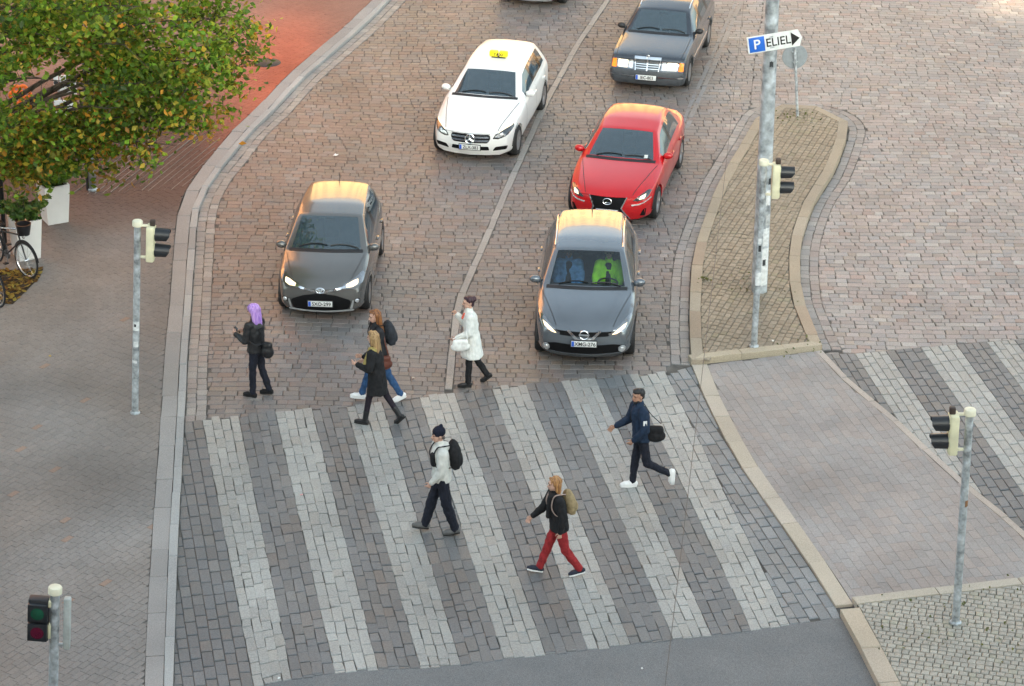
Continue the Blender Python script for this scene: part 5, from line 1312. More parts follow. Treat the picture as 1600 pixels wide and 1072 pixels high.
def signal(base_px, top_px, label, sg, z0, radius=.057, stickers=(), toward=None):
    """pedestrian signal: post, round cap, cream housing on one side with two hooded lamps (sg = +1 right, -1 left)"""
    b = G(*base_px, z0); h, dx = pole_axis((b[0], b[1]), top_px); h -= z0*0
    r = empty('traffic_signal', (b[0], b[1], z0), 0, label, 'traffic signal', 'pedestrian traffic signals'); L = h-z0
    ang = math.atan2(dx, L); r.rotation_euler = (0, ang, 0)
    m = MB(); m.tube([(0, 0, -.02), (0, 0, L-.06)], radius, 18); m.lathe([(radius+.03, 0), (radius+.028, .02), (radius, .03)], (0, 0, 0), n=18); m.build('post', galv, r)
    m = MB(); m.lathe([(radius+.012, -.10), (radius+.03, -.09), (radius+.03, -.015), (radius+.018, 0), (.001, .012)], (0, 0, L-.02), n=20); m.build('cap', cap_m, r)
    m = MB(); m.box((sg*(radius+.06), 0, L-.10), (.13, .05, .045), bev=.015); m.box((sg*(radius+.06), 0, L-.66), (.13, .05, .045), bev=.015); m.build('bracket', cap_m, r)
    hx = sg*(radius+.16)
    m = MB(); m.box((hx, 0, L-.40), (.13, .24, .62), bev=.025); m.box((hx+sg*.069, 0, L-.26), (.012, .22, .27), bev=.004); m.box((hx+sg*.069, 0, L-.55), (.012, .22, .27), bev=.004); hs_ = m.build('housing', cream_p, r)
    for zz, lens in ((L-.25, mat('lens_red_off', (.10, .012, .012), .2)), (L-.53, mat('lens_green_off', (.01, .07, .04), .2))):
        m = MB(); n = 16; vs = []; fs = []; c0 = hx+sg*.07
        for rr, xx in ((.118, 0), (.112, .25), (.104, .25), (.108, 0)):
            for k in range(n+1):
                a = R(-40)+R(260)*k/n; ex = xx*(1-.28*max(0, -math.sin(a)+.2)); vs.append((c0+sg*ex, rr*math.cos(a), zz+rr*math.sin(a)))
        for q in range(3):
            for k in range(n): a = q*(n+1)+k; fs.append((a, a+1, a+n+2, a+n+1))
        m._add(vs, fs); v = m.build('visor', visor, r)
        m = MB(); m.lathe([(.001, .012), (.05, .01), (.09, 0)], (c0, 0, zz), (sg, 0, 0), 18); m.build('lens', lens, v)
    m = MB(); m.box((hx+sg*.03, 0, L-.04), (.09, .09, .11), bev=.02); m.build('sounder', mat('sounder_brown', (.05, .035, .03), .5), r)
    for z, hgt, wrap, mt in stickers:
        m = MB(); vs = []; fs = []; rr = radius+.002
        for k in range(7):
            a = R(wrap[0]+(wrap[1]-wrap[0])*k/6); vs += [(rr*math.cos(a), rr*math.sin(a), z), (rr*math.cos(a), rr*math.sin(a), z+hgt)]
        for k in range(6): fs.append((2*k, 2*k+2, 2*k+3, 2*k+1))
        m._add(vs, fs); m.build('sticker', mt, r)
    if toward is not None: r.rotation_euler.z = toward
    return r
st = [(1.55, .16, (-150, -30), sticker_w), (1.62, .05, (-120, -85), sticker_k), (1.25, .10, (-130, -40), sticker_w), (.95, .05, (-160, -60), sticker_w)]
signal((211, 645), (215, 342), 'grey signal post on the left pavement with lamps facing right', 1, SW, stickers=st)
signal((1178, 541), (1194, 248), 'grey signal post on the traffic island in front of the tall lamp post', 1, IH, stickers=[(2.0, .10, (-120, -60), sticker_w), (1.85, .12, (-110, -60), sticker_k), (1.2, .25, (-140, -20), sticker_w)])
signal((1493, 973), (1516, 637), 'grey signal post with lamps facing left on the raised island corner', -1, IH, stickers=[(1.95, .10, (-80, 0), mat('rust', (.22, .11, .05), .9, var=.3))])
# nearest signal, at the lower left corner: red lamp toward the viewer
b = G(80, 1240, SW); h_, dx_ = pole_axis((b[0], b[1]), (87, 905)); r = empty('traffic_signal', (b[0], b[1], SW), 0, 'signal at the bottom left corner whose dim red lamp faces the viewer', 'traffic signal', 'pedestrian traffic signals')
r.rotation_euler = (0, math.atan2(dx_, h_), 0)
m = MB(); m.tube([(0, 0, -.02), (0, 0, 3.1)], .062, 18); m.lathe([(.09, 0), (.09, .02), (.062, .03)], n=18); m.build('post', galv, r)
m = MB(); m.lathe([(.075, -.1), (.09, -.09), (.09, -.015), (.08, 0), (.001, .012)], (0, 0, 3.14), n=20); m.build('cap', cap_m, r)
m = MB(); m.box((-.20, 0, 2.66), (.26, .15, .62), bev=.03); m.build('housing', mat('housing_black', (.025, .026, .03), .5), r)
m = MB(); m.box((-.06, .0, 2.50), (.05, .12, .22), bev=.02); m.box((-.06, .0, 2.9), (.05, .12, .1), bev=.02); m.build('bracket', cream_p, r)
for zz, lm in ((2.80, mat('lens_green_off', (.01, .07, .04), .2)), (2.52, mat('lens_red_dim', (.03, .004, .01), .15, emit=(.8, .02, .2), estr=.012))):
    m = MB(); m.box((-.20, -.105, zz), (.25, .07, .25), bev=.01); v = m.build('visor', visor, r)
    m = MB(); m.lathe([(.001, .010), (.05, .008), (.085, 0)], (-.20, -.142, zz), (0, -1, 0), 18); m.build('lens', lm, v)
m = MB(); m.box((.16, 0, 2.62), (.09, .10, .75), bev=.02); m.build('back_housing', mat('housing_grey', (.42, .45, .44), .5), r)
m = MB(); m.box((.08, 0, 2.30), (.14, .05, .04), bev=.01); m.build('clamp', galv, r)
# tall lamp post with the parking sign
b = G(1186, 453, IH); h, dx = pole_axis((b[0], b[1]), (1207, 0)); r = empty('lamp_post', (b[0], b[1], IH), 0, 'tall grey lamp post on the island covered with torn posters', 'lamp post')
r.rotation_euler = (0, math.atan2(dx, h), 0); Lp = 10.5
m = MB(); m.tube([(0, 0, -.05), (0, 0, 1.2), (0, 0, 5), (0, 0, Lp)], [.150, .145, .125, .09], 24); pole = m.build('pole', mat('pole_galv', (.42, .455, .48), .45, metal=.3, var=.34, scale=6), r)
m = MB(); m.tube([(0, 0, Lp-.1), (0, 0, Lp+.5), (-.6, 0, Lp+.9), (-1.4, 0, Lp+1.0)], .05, 12); a = m.build('lamp_arm', galv, r); m = MB(); m.box((-1.7, 0, Lp+.98), (.8, .3, .14), bev=.05); m.build('lamp_head', mat('lamp_grey', (.3, .31, .32), .5), r)
def wrap(parent, z, hgt, a0, a1, mt, rad):
    vs = []; fs = []
    for k in range(9):
        a = R(a0+(a1-a0)*k/8); j = rng.uniform(-.015, .015); vs += [(rad*math.cos(a), rad*math.sin(a), z+j), (rad*math.cos(a), rad*math.sin(a), z+hgt+j)]
    for k in range(8): fs.append((2*k, 2*k+2, 2*k+3, 2*k+1))
    m = MB(); m._add(vs, fs); return m.build('poster', mt, parent)
for z, hh, a0, a1, mt in ((.15, .75, -110, -25, sticker_w), (.95, .35, -85, -30, sticker_w), (1.35, .22, -70, -25, mat('poster_grey', (.45, .46, .46), .7, var=.2, scale=14)), (1.75, .30, -75, -35, sticker_w), (.55, .12, -80, -55, sticker_k), (2.15, .12, -60, -30, sticker_k), (2.5, .25, -70, -20, mat('poster_grey', (.45, .46, .46), .7, var=.2, scale=14)), (4.42, .10, -95, -65, sticker_k)):
    wrap(r, z, hh, a0, a1, mt, .1475-max(0, (z-1.2))*.0052+.003)
# sign: blue P, place name, black arrow
def to_local(o, P): return o.matrix_basis.inverted() @ Vector(P)
zs_ = height_at((b[0], b[1]), 60)
sg_c = to_local(r, (b[0]+dx*zs_/h, b[1], zs_)); sw_, sh_ = .98, .31
yaw = R(18)
sg = empty('parking_sign', (0, 0, 0), 0, 'white direction sign reading ELIEL with a blue P on the tall lamp post', 'sign')
sg.location = (b[0]+dx*zs_/h+.06, b[1]-.16, zs_); sg.rotation_euler = (0, R(-5), R(4)); sg.rotation_euler = (0, R(-9.5), R(3))
m = MB(); m.prism([(-sw_/2, -sh_/2), (sw_/2-.06, -sh_/2), (sw_/2, 0), (sw_/2-.06, sh_/2), (-sw_/2, sh_/2)], .02, Matrix.Rotation(R(90), 3, 'X')); m.build('sign_plate', mat('sign_white', (.72, .74, .73), .4, var=.06), sg, smooth=False)
m = MB(); m.box((-sw_/2+.165, -.0245, 0), (.28, .008, .275), bev=.003); bl = m.build('blue_panel', mat('sign_blue', (.02, .13, .55), .4, var=.05), sg)
t = link('lettering', text_mesh('P', .25, .001), mat('sign_white', 0), bl, smooth=False); t.rotation_euler = (R(90), 0, 0); t.location = (-sw_/2+.165, -.030, -.005)
m = MB(); m.prism([(-.075, -.125), (.075, 0), (-.075, .125)], .006, Matrix.Rotation(R(90), 3, 'X'), (sw_/2-.12, -.021, 0)); m.build('arrow', mat('sign_black', (.012, .012, .012), .5), sg, smooth=False)
t = link('lettering', text_mesh('ELIEL', .22, .001, sx=.92), mat('sign_black', 0), sg, smooth=False); t.rotation_euler = (R(90), 0, 0); t.location = (.06, -.022, -.008)
m = MB(); m.box((-.06, .06, .10), (.08, .16, .03)); m.box((-.06, .06, -.10), (.08, .16, .03)); m.build('bracket', galv, sg)
# round sign seen from behind at the island's far tip
b = G(1246, 181, IH); h, dx = pole_axis((b[0], b[1]), (1241, 74)); r = empty('round_sign', (b[0], b[1], IH), R(3), 'round traffic sign seen from its grey back at the far tip of the island', 'sign')
r.rotation_euler = (0, math.atan2(dx, h), R(3))
zc = height_at((b[0], b[1]), 89)-IH
m = MB(); m.tube([(0, 0, -.02), (0, 0, zc+.22)], .030, 12); m.build('post', galv, r)
m = MB(); m.lathe([(.001, 0), (.27, 0), (.275, .006), (.275, .018), (.001, .018)], (0, .045, zc), (0, 1, 0), 36); m.build('sign_back', mat('sign_grey', (.27, .30, .32), .5, metal=.2, var=.08), r)
m = MB(); m.lathe([(.001, .004), (.265, .003), (.27, 0)], (0, .064, zc), (0, 1, 0), 32); m.build('sign_face', mat('sign_face_blue', (.02, .12, .5), .4), r)
for dz in (-.12, .12):
    m = MB(); m.box((0, .02, zc+dz), (.12, .05, .03), bev=.006); m.build('clamp', galv, r)
# slim street post under the tree
b = G(145, 297, SW); h, dx = pole_axis((b[0], b[1]), (147, 112)); r = empty('street_post', (b[0], b[1], SW), 0, 'slim silver street post rising into the tree crown', 'post')
m = MB(); m.tube([(0, 0, -.02), (0, 0, h+.8)], .075, 16); m.build('post', mat('post_silver', (.42, .44, .47), .3, metal=.8, var=.2, scale=5), r)
m = MB(); m.box((-.085, .02, .9), (.08, .10, 1.8), bev=.01); m.build('cable_cover', mat('post_dark', (.03, .03, .035), .5), r)
m = MB(); m.lathe([(.10, 0), (.10, .03), (.076, .05)], n=16); m.build('foot_collar', galv, r)
# planters with shrubs
white_pl = mat('white_planter', (.80, .80, .79), .4, var=.03, scale=3)
def leaf_cloud(S, c, n, size, cols, rad, up=.3):
    for _ in range(n):
        d = nrg.normal(0, 1, 3); d /= np.linalg.norm(d)+1e-9; p = np.array(c)+d*np.array(rad)*(nrg.random()**.4)
        add_leaf(S, p, size*nrg.uniform(.7, 1.3), cols[nrg.integers(len(cols))], up)
class Leaves:
    def __init__(s): s.P = []; s.A = []; s.B = []; s.N = []; s.c = []
def add_leaf(S, p, size, col, up=.3):
    n = nrg.normal(0, 1, 3)+np.array([0, 0, up*3]); n /= np.linalg.norm(n); a = np.cross(n, nrg.normal(0, 1, 3)); a /= np.linalg.norm(a)+1e-9; b = np.cross(n, a)
    S.P.append(p); S.A.append(a*size*.62); S.B.append(b*size*.40); S.N.append(n*size*.12); f = 1+nrg.normal(0, .16); S.c.append([max(.004, v*f) for v in col])
def build_leaves(S, name, material, parent):
    P, A, B, N_ = map(np.array, (S.P, S.A, S.B, S.N)); n = len(P)
    V = np.stack([P-A, P+B-N_-A*.1, P+A, P-B-N_-A*.1, P+A*.35+B*.72-N_, P+A*.35-B*.72-N_], 1).reshape(-1, 3)
    F = []
    for i in range(n):
        o = 6*i; F += [(o, o+2, o+4, o+1), (o, o+3, o+5, o+2)]
    c = np.repeat(np.array(S.c), 6, 0); me = mesh_np(name, V, F, c); return link(name, me, material, parent, smooth=True, sharp=None)
leafm = colmat('leaf', rough=.5, fine=.15, fscale=30, bump=0, big=.1, spec=.4, trans=.5)
def planter(px, label, rz, hgt, w, tone):
    b = G(*px, SW); r = empty('planter', (b[0], b[1], SW), rz, label, 'planter', 'white planters on the left pavement'); t, bt = w/2, w*.40
    m = MB(); vs = []
    for z, q in ((0, bt), (hgt, t), (hgt, t-.035), (hgt-.07, t-.04)):
        vs += [(-q, -q, z), (q, -q, z), (q, q, z), (-q, q, z)]
    fs = [(3, 2, 1, 0)]
    for l in range(3):
        for k in range(4): a, c2 = 4*l+k, 4*l+(k+1) % 4; fs.append((a, c2, c2+4, a+4))
    m._add(vs, fs); m.build('tub', white_pl, r, smooth=False)
    m = MB(); m.box((0, 0, hgt-.09), (2*t-.09, 2*t-.09, .06)); m.build('soil', mat('soil', (.035, .025, .018), .95, var=.3), r, smooth=False)
    S = Leaves(); 
    for _ in range(80):
        a = nrg.uniform(0, 6.28); ln = nrg.uniform(.35, .85); d = np.array([math.cos(a)*.75, math.sin(a)*.75, nrg.uniform(.5, 1.2)]); d /= np.linalg.norm(d)
        for q in np.linspace(.15, 1, 11): add_leaf(S, np.array([0, 0, hgt-.05])+d*ln*q*np.array([1, 1, 1])-np.array([0, 0, .25*q*q*ln])+nrg.normal(0, .02, 3), .11, tone[nrg.integers(len(tone))], .4)
    pl = empty('shrub', (b[0], b[1], SW), rz, 'leafy green shrub growing in the '+label.split(' with')[0], 'shrub', 'shrubs in the white planters'); build_leaves(S, 'foliage', leafm, pl)
    m = MB()
    for k in range(5): a = k*1.26; m.tube([(0, 0, hgt-.08), (.12*math.cos(a), .12*math.sin(a), hgt+.28)], [.012, .006], 6)
    m.build('stem', mat('bark_twig', (.07, .05, .035), .9), pl)
    return r
tone = [(.07, .15, .03), (.10, .19, .035), (.14, .21, .05), (.05, .11, .025)]
planter((86, 344), 'farther white planter beside the slim street post', R(28), .80, .52, tone)
planter((42, 400), 'nearer white planter behind the black bicycle', R(28), .80, .52, tone)
# bicycles
def bicycle(px, rz, label, basket=True):
    b = G(*px, SW); r = empty('bicycle', (b[0], b[1], SW), rz, label, 'bicycle', 'bicycles at the left edge')
    blk = mat('bike_black', (.015, .015, .018), .3); rub = mat('tyre_rubber', 0); rimm = mat('rim_bright', (.72, .73, .75), .25, metal=.7); rr = .34; fw, bw = Vector((0, .54, rr)), Vector((0, -.52, rr))
    for c in (fw, bw):
        m = MB(); pts = [c+Vector((0, math.cos(t), math.sin(t)))*rr for t in np.linspace(0, 2*math.pi, 41)]; m.tube(pts, .019, 8, cap=False); w = m.build('wheel', rub, r)
        m = MB(); pts = [c+Vector((0, math.cos(t), math.sin(t)))*(rr-.026) for t in np.linspace(0, 2*math.pi, 41)]; m.tube(pts, .012, 6, cap=False)
        for k in range(14): t = 2*math.pi*k/14; m.tube([c+Vector((.015*(-1)**k, 0, 0)), c+Vector((0, math.cos(t), math.sin(t)))*(rr-.03)], .0022, 4)
        m.tube([c-Vector((.05, 0, 0)), c+Vector((.05, 0, 0))], .02, 8); m.build('rim', rimm, w)
        m = MB(); pts = [c+Vector((0, math.cos(t), math.sin(t)))*(rr+.035) for t in np.linspace(R(10), R(190) if c is bw else R(150), 19)]; m.tube(pts, .026, 6, flat=.3); m.build('mudguard', blk, r)
    bb, sd, hd, sp_ = Vector((0, -.06, .29)), Vector((0, -.22, .84)), Vector((0, .34, .80)), Vector((0, -.19, .72))
    m = MB()
    for p, q in ((bb, sp_), (bb, hd-Vector((0, -.02, .14))), (sp_, hd), (bb, bw), (sp_, bw)): m.tube([p, q], .017, 8)
    m.tube([hd+Vector((0, -.02, .10)), hd, fw], .016, 8); m.tube([sp_, sd], .013, 8); m.build('frame', blk, r)
    m = MB(); m.tube([(0, -.36, .87), (0, -.24, .885), (0, -.08, .87)], [.085, .07, .022], 12, flat=.35); m.build('saddle', mat('saddle_black', (.02, .02, .022), .5), r)
    m = MB(); h2 = hd+Vector((0, -.02, .12)); m.tube(resample3([h2+Vector((-.29, -.13, .06)), h2+Vector((-.2, .0, .06)), h2, h2+Vector((.2, .0, .06)), h2+Vector((.29, -.13, .06))]), .013, 8); m.build('handlebar', rimm, r)
    m = MB(); m.lathe([(.001, -.012), (.09, -.012), (.095, .0), (.09, .012), (.001, .012)], bb, (1, 0, 0), 20); m.tube([bb, bb+Vector((.09, .12, -.12))], .011, 6); m.tube([bb, bb+Vector((-.09, -.12, .12))], .011, 6); m.build('crank', mat('crank', (.2, .2, .21), .4, metal=.8), r)
    for sg in (-1, 1):
        m = MB(); m.box(bb+Vector((sg*.13, sg*.12, -sg*.12)), (.09, .08, .025), bev=.008); m.build('pedal', blk, r)
    m = MB(); m.box((0, -.55, .74), (.14, .40, .015), bev=.005); m.tube([(.05, -.66, .74), (.03, -.53, .36)], .006, 6); m.tube([(-.05, -.66, .74), (-.03, -.53, .36)], .006, 6); m.build('carrier', blk, r)
    m = MB(); m.ell((0, .50, .80), (.03, .035, .035)); m.build('headlamp', rimm, r)
    if basket:
        m = MB(); m.lathe([(.11, 0), (.15, .22), (.14, .22), (.10, .02)], (0, .52, .86), n=18); m.build('basket', blk, r)
    return r
bicycle((16, 420), R(226), 'black bicycle parked by the nearer white planter')
bicycle((-24, 462), R(216), 'second black bicycle cut off by the left edge, its pale rim showing', False)
b = G(9, 398, SW); m = MB(); m.tube([(0, 0, -.02), (0, 0, 1.55)], .045, 14); m.lathe([(.045, 0), (.05, .02), (.001, .05)], (0, 0, 1.55), n=14); pp_ = empty('bollard', (b[0], b[1], SW), 0, 'black slender post beside the parked bicycles', 'post'); m.build('post', mat('bike_black', 0), pp_); m = MB(); m.lathe([(.07, 0), (.07, .02), (.046, .03)], n=14); m.build('foot_collar', mat('bike_black', 0), pp_)
# tree grate with fallen leaves
gp = GL([(-60, 470), (-20, 424), (68, 420), (62, 434), (20, 476)], SW)
m = MB(); m._add([(q[0], q[1], SW+.006) for q in gp], [tuple(range(len(gp)))]); m2 = m.build('tree_grate', mat('grate_soil', (.045, .032, .022), .95, var=.4, scale=12), None, smooth=False); m2['kind'] = 'structure'
S = Leaves(); gpa = np.array(gp); lo, hi = gpa.min(0), gpa.max(0); cnt = 0
autumn = [(.42, .27, .05), (.34, .19, .04), (.22, .11, .03), (.50, .38, .08), (.12, .07, .03)]
while cnt < 420:
    q = nrg.uniform(lo, hi)
    if inside(q[None], gpa)[0]: add_leaf(S, np.array([q[0], q[1], SW+.02+nrg.random()*.02]), .095, autumn[nrg.integers(5)], 1.4); cnt += 1
lv = build_leaves(S, 'fallen_leaves', leafm, None); tag(lv, kind='stuff')
lv['label'] = 'yellow and brown leaves fallen over the tree grate'; lv['category'] = 'leaves'
# the tree
def bez(p0, p1, p2, n=7): return [Vector(p0)*(1-t)**2+Vector(p1)*2*t*(1-t)+Vector(p2)*t*t for t in np.linspace(0, 1, n)]
tb_ = G(-62, 440, SW); tr = empty('tree', (tb_[0], tb_[1], SW), 0, 'leafy green tree turning yellow, overhanging the left pavement', 'tree')
bark = mat('bark', (.075, .06, .048), .95, var=.35, scale=12, bump=.8, bscale=25)
m = MB(); m.tube([(0, 0, -.05), (.02, .02, 1.2), (.05, .0, 2.6), (.12, .05, 4.2), (.1, .1, 6.2), (.15, .1, 8.2)], [.21, .17, .155, .12, .08, .03], 14); m.build('trunk', bark, tr)
S = Leaves(); mb = MB()
greens = [(.10, .20, .018), (.14, .26, .022), (.19, .30, .028), (.07, .14, .018), (.27, .33, .035)]
yell = [(.40, .33, .04), (.46, .32, .04), (.30, .30, .045), (.48, .23, .03)]
# crown outline: right-hand boughs as photographed (photo position of each bough's tip, height above ground)
tips = []
def bough_tip(px, py, h): x, y = G(px, py, h); return (x-tb_[0], y-tb_[1], h-SW)
for px, py, h in ((392, 60, 4.6), (378, 106, 4.2), (380, 30, 4.9), (345, 150, 3.9), (372, 22, 5.2), (305, 190, 3.5), (280, 228, 3.1), (215, 220, 3.0), (165, 246, 2.8), (112, 246, 2.8), (60, 250, 2.8), (15, 238, 2.8), (-30, 240, 3.0), (330, 90, 4.8), (300, 30, 5.6), (250, 130, 4.6), (200, 70, 5.4), (255, 180, 3.9), (150, 20, 6.2), (330, -30, 6.0), (240, -60, 6.8), (90, 60, 5.8), (40, 20, 6.4), (100, 225, 3.4), (30, 200, 3.8), (380, -60, 6.2), (100, -80, 7.4), (-20, 120, 5.2), (170, 170, 4.3), (100, 130, 5.0), (0, -40, 7.0), (300, 140, 4.4), (220, 10, 6.2), (355, 60, 5.0)):
    tips.append(bough_tip(px, py, h))
for k in range(34):   # the rest of the crown, beyond the frame
    a = nrg.uniform(1.7, 3.9); rr = nrg.uniform(1.5, 3.8); tips.append((math.cos(a)*rr, math.sin(a)*rr, nrg.uniform(2.6, 8.2)))
for i, t in enumerate(tips):
    L_ = math.hypot(t[0], t[1]); z0 = min(max(1.9, t[2]-L_*.45), 7.5); p0 = Vector((.05, .03, z0)); p2 = Vector(t); p1 = p0.lerp(p2, .5)+Vector((0, 0, .35+.1*L_))
    br_ = bez(p0, p1, p2); mb.tube(br_, list(np.linspace(.014+.009*L_, .005, len(br_))), 7)
    n = int(430+70*L_)
    hang = 1. if t[2] < 3.6 else .45
    sub = []
    for q in range(15):
        u = nrg.uniform(.45, 1.03); s0 = p0.lerp(p1, u).lerp(p1.lerp(p2, u), u); e = s0+Vector((nrg.normal(0, .34), nrg.normal(0, .34), nrg.normal(-.02, .20)))
        sub.append(e); mb.tube([s0, e], [.008, .003], 4)
    yp = .55 if t[2] < 3.3 else (.20 if t[2] < 4.6 else .10)
    for e in sub:
        ez = e.z+SW; pe = project((e.x+tb_[0], e.y+tb_[1], ez))
        if any(math.hypot(pe[0]-qx, pe[1]-qy) < 34 for qx, qy in ((36, 148), (108, 150))): continue
        yy = yp*nrg.choice([.3, 1, 2.0]); g0 = greens[nrg.integers(len(greens))]
        bri = nrg.choice([.55, .85, 1.1, 1.4])  # leaf tone per clump imitates sunlit and shaded clumps
        for q in range(n//15):
            p = np.array(e)+nrg.normal(0, 1, 3)*np.array([.20, .20, .13]); c = yell[nrg.integers(4)] if nrg.random() < yy else (g0 if nrg.random() < .6 else greens[nrg.integers(len(greens))])
            add_leaf(S, p, nrg.uniform(.07, .125), tuple(v*bri for v in c), .35)
mb.build('bough', bark, tr); build_leaves(S, 'crown', leafm, tr)
# shop sign shapes seen through the leaves
b = G(36, 215, SW); h = height_at((b[0], b[1]), 148)-SW; r = empty('flower_sign', (b[0], b[1], SW), R(10), 'orange flower-shaped display glimpsed through the tree leaves', 'display'); org = mat('orange_plastic', (.85, .16, .02), .4, var=.1)
m = MB(); m.tube([(0, 0, 0), (0, 0, h)], .02, 8); m.lathe([(.16, 0), (.16, .02), (.02, .04)], n=16); m.build('stand', mat('post_dark', 0), r)
for k in range(6):
    a = k*math.pi/3; m = MB(); c = Vector((.14*math.cos(a), 0, h+.14*math.sin(a))); m.tube([c+Vector((math.cos(t), 0, math.sin(t)))*.07 for t in np.linspace(0, 2*math.pi, 17)], .04, 8, cap=False); m.build('petal', org, r)
b = G(104, 222, SW); h0, h1 = height_at((b[0], b[1]), 172)-SW, height_at((b[0], b[1]), 132)-SW; r = empty('notice_board', (b[0], b[1], SW), R(6), 'white notice boards on a stand behind the tree crown', 'notice board')
m = MB(); m.tube([(-.1, .02, 0), (-.1, .02, h1)], .025, 8); m.tube([(.2, .02, 0), (.2, .02, h1)], .025, 8); m.build('stand', galv, r)
for x, z, w_, hh in ((.10, h1, .34, .42), (-.14, h1+.05, .10, .32), (.0, h0+.06, .42, .34)):
    m = MB(); m.box((x, -.02, z), (w_, .03, hh), bev=.004); bd = m.build('board', mat('board_white', (.80, .80, .79), .5, var=.03), r)
    m = MB(); m.lathe([(.001, .004), (.045, .003), (.05, 0)], (x, -.036, z), (0, -1, 0), 16); m.build('mark', sticker_k, bd)
# litter and small things on the ground
def scrap(px, py, size, col, label, z=.01, name='paper_scrap', cat='litter'):
    b = G(px, py, z); m = MB(); n = 7; vs = [(nrg.normal(0, .006)+size[0]*(i/2-1)*.5, size[1]*(j/2-1)*.5+nrg.normal(0, .006), abs(nrg.normal(.008, .008))) for i in range(3) for j in range(3)]
    fs = [(i*3+j, (i+1)*3+j, (i+1)*3+j+1, i*3+j+1) for i in range(2) for j in range(2)]
    m._add(vs, fs); m._add([(v[0], v[1], v[2]-.004) for v in vs], [f[::-1] for f in fs]); o = m.build(name, mat('scrap_%d%d' % (px, py), col, .7, var=.05), None); o.location = (b[0], b[1], z+.004); o.rotation_euler.z = nrg.uniform(0, 3); tag(o, label, cat); return o
scrap(524, 241, (.20, .17), (.82, .82, .80), 'crumpled white paper on the setts left of the taxi')
scrap(472, 773, (.06, .06), (.80, .35, .38), 'small pink wrapper on a white crossing stripe', .012)
scrap(1327, 157, (.10, .08), (.85, .45, .48), 'small pink and white scrap near the island tip on the right road')
scrap(1002, 1045, (.05, .04), (.80, .80, .78), 'tiny white scrap on the asphalt', .004)
scrap(436, 1052+8, (.05, .04), (.80, .80, .78), 'small pale scrap at the lower end of the first stripe', .004)
scrap(452, 552, (.12, .05), (.20, .07, .05), 'dark red brick chip on the setts beside the purple-haired woman', .012)
scrap(76, 557, (.07, .06), (.55, .36, .05), 'single yellow leaf on the left pavement', SW+.006, 'fallen_leaf', 'leaf')
scrap(1206, 532, (.10, .07), (.72, .72, .68), 'pale scrap by the foot of the island signal', IH)
scrap(648, 590, (.10, .08), (.68, .68, .66), 'pale worn patch of paper on the setts near the white coat', .012)
scrap(418, 92, (.18, .14), (.75, .13, .05), 'orange scrap on the paving painted with red glow at the upper left', SW+.006)
b = G(424, 98, SW); m = MB(); m.lathe([(.001, .012), (.30, .012), (.32, 0)], (0, 0, 0), n=28); o = m.build('dark_disc', mat('disc_dark', (.06, .055, .055), .6, metal=.5, var=.3, scale=20), None); o.location = (b[0]-.1, b[1], SW+.002); o['kind'] = 'structure'  # plain dark disc lying on the upper left paving
# grass tufts and moss between the island stones
S = Leaves()
for px, py, n, rad in ((1246, 182, 60, .22), (1176, 440, 20, .3), (1096, 437, 14, .10), (1166, 448, 16, .15), (1210, 448, 8, .3), (1250, 540, 20, .2), (1560, 960, 30, .5), (1440, 985, 24, .5)):
    c0 = np.array(G(px, py, IH))
    for _ in range(n):
        q = c0+nrg.normal(0, rad, 2); add_leaf(S, np.array([q[0], q[1], IH+nrg.random()*.02]), nrg.uniform(.03, .06), [(.14, .16, .05), (.17, .18, .07), (.11, .13, .05)][nrg.integers(3)], .2)
gt = build_leaves(S, 'grass_tufts', leafm, None); tag(gt, 'small tufts of grass and moss among the island stones', 'grass', kind='stuff')
# thin overhead wires
def wire(a, b, label):
    A, B = Vector(a), Vector(b); pts = [A.lerp(B, t)-Vector((0, 0, .25*4*t*(1-t))) for t in np.linspace(0, 1, 24)]; m = MB(); m.tube(pts, .0028, 5); o = m.build('overhead_wire', mat('wire', (.03, .03, .03), .5), None); tag(o, label, 'wire'); return o
def wp(px, py, z): q = G(px, py, z); return (q[0], q[1], z)
wire(wp(1172, -90, 9.), wp(1030, 1150, 11.), 'thin dark overhead wire crossing in front of the island edge')
bm_ = mat('moss', 0)
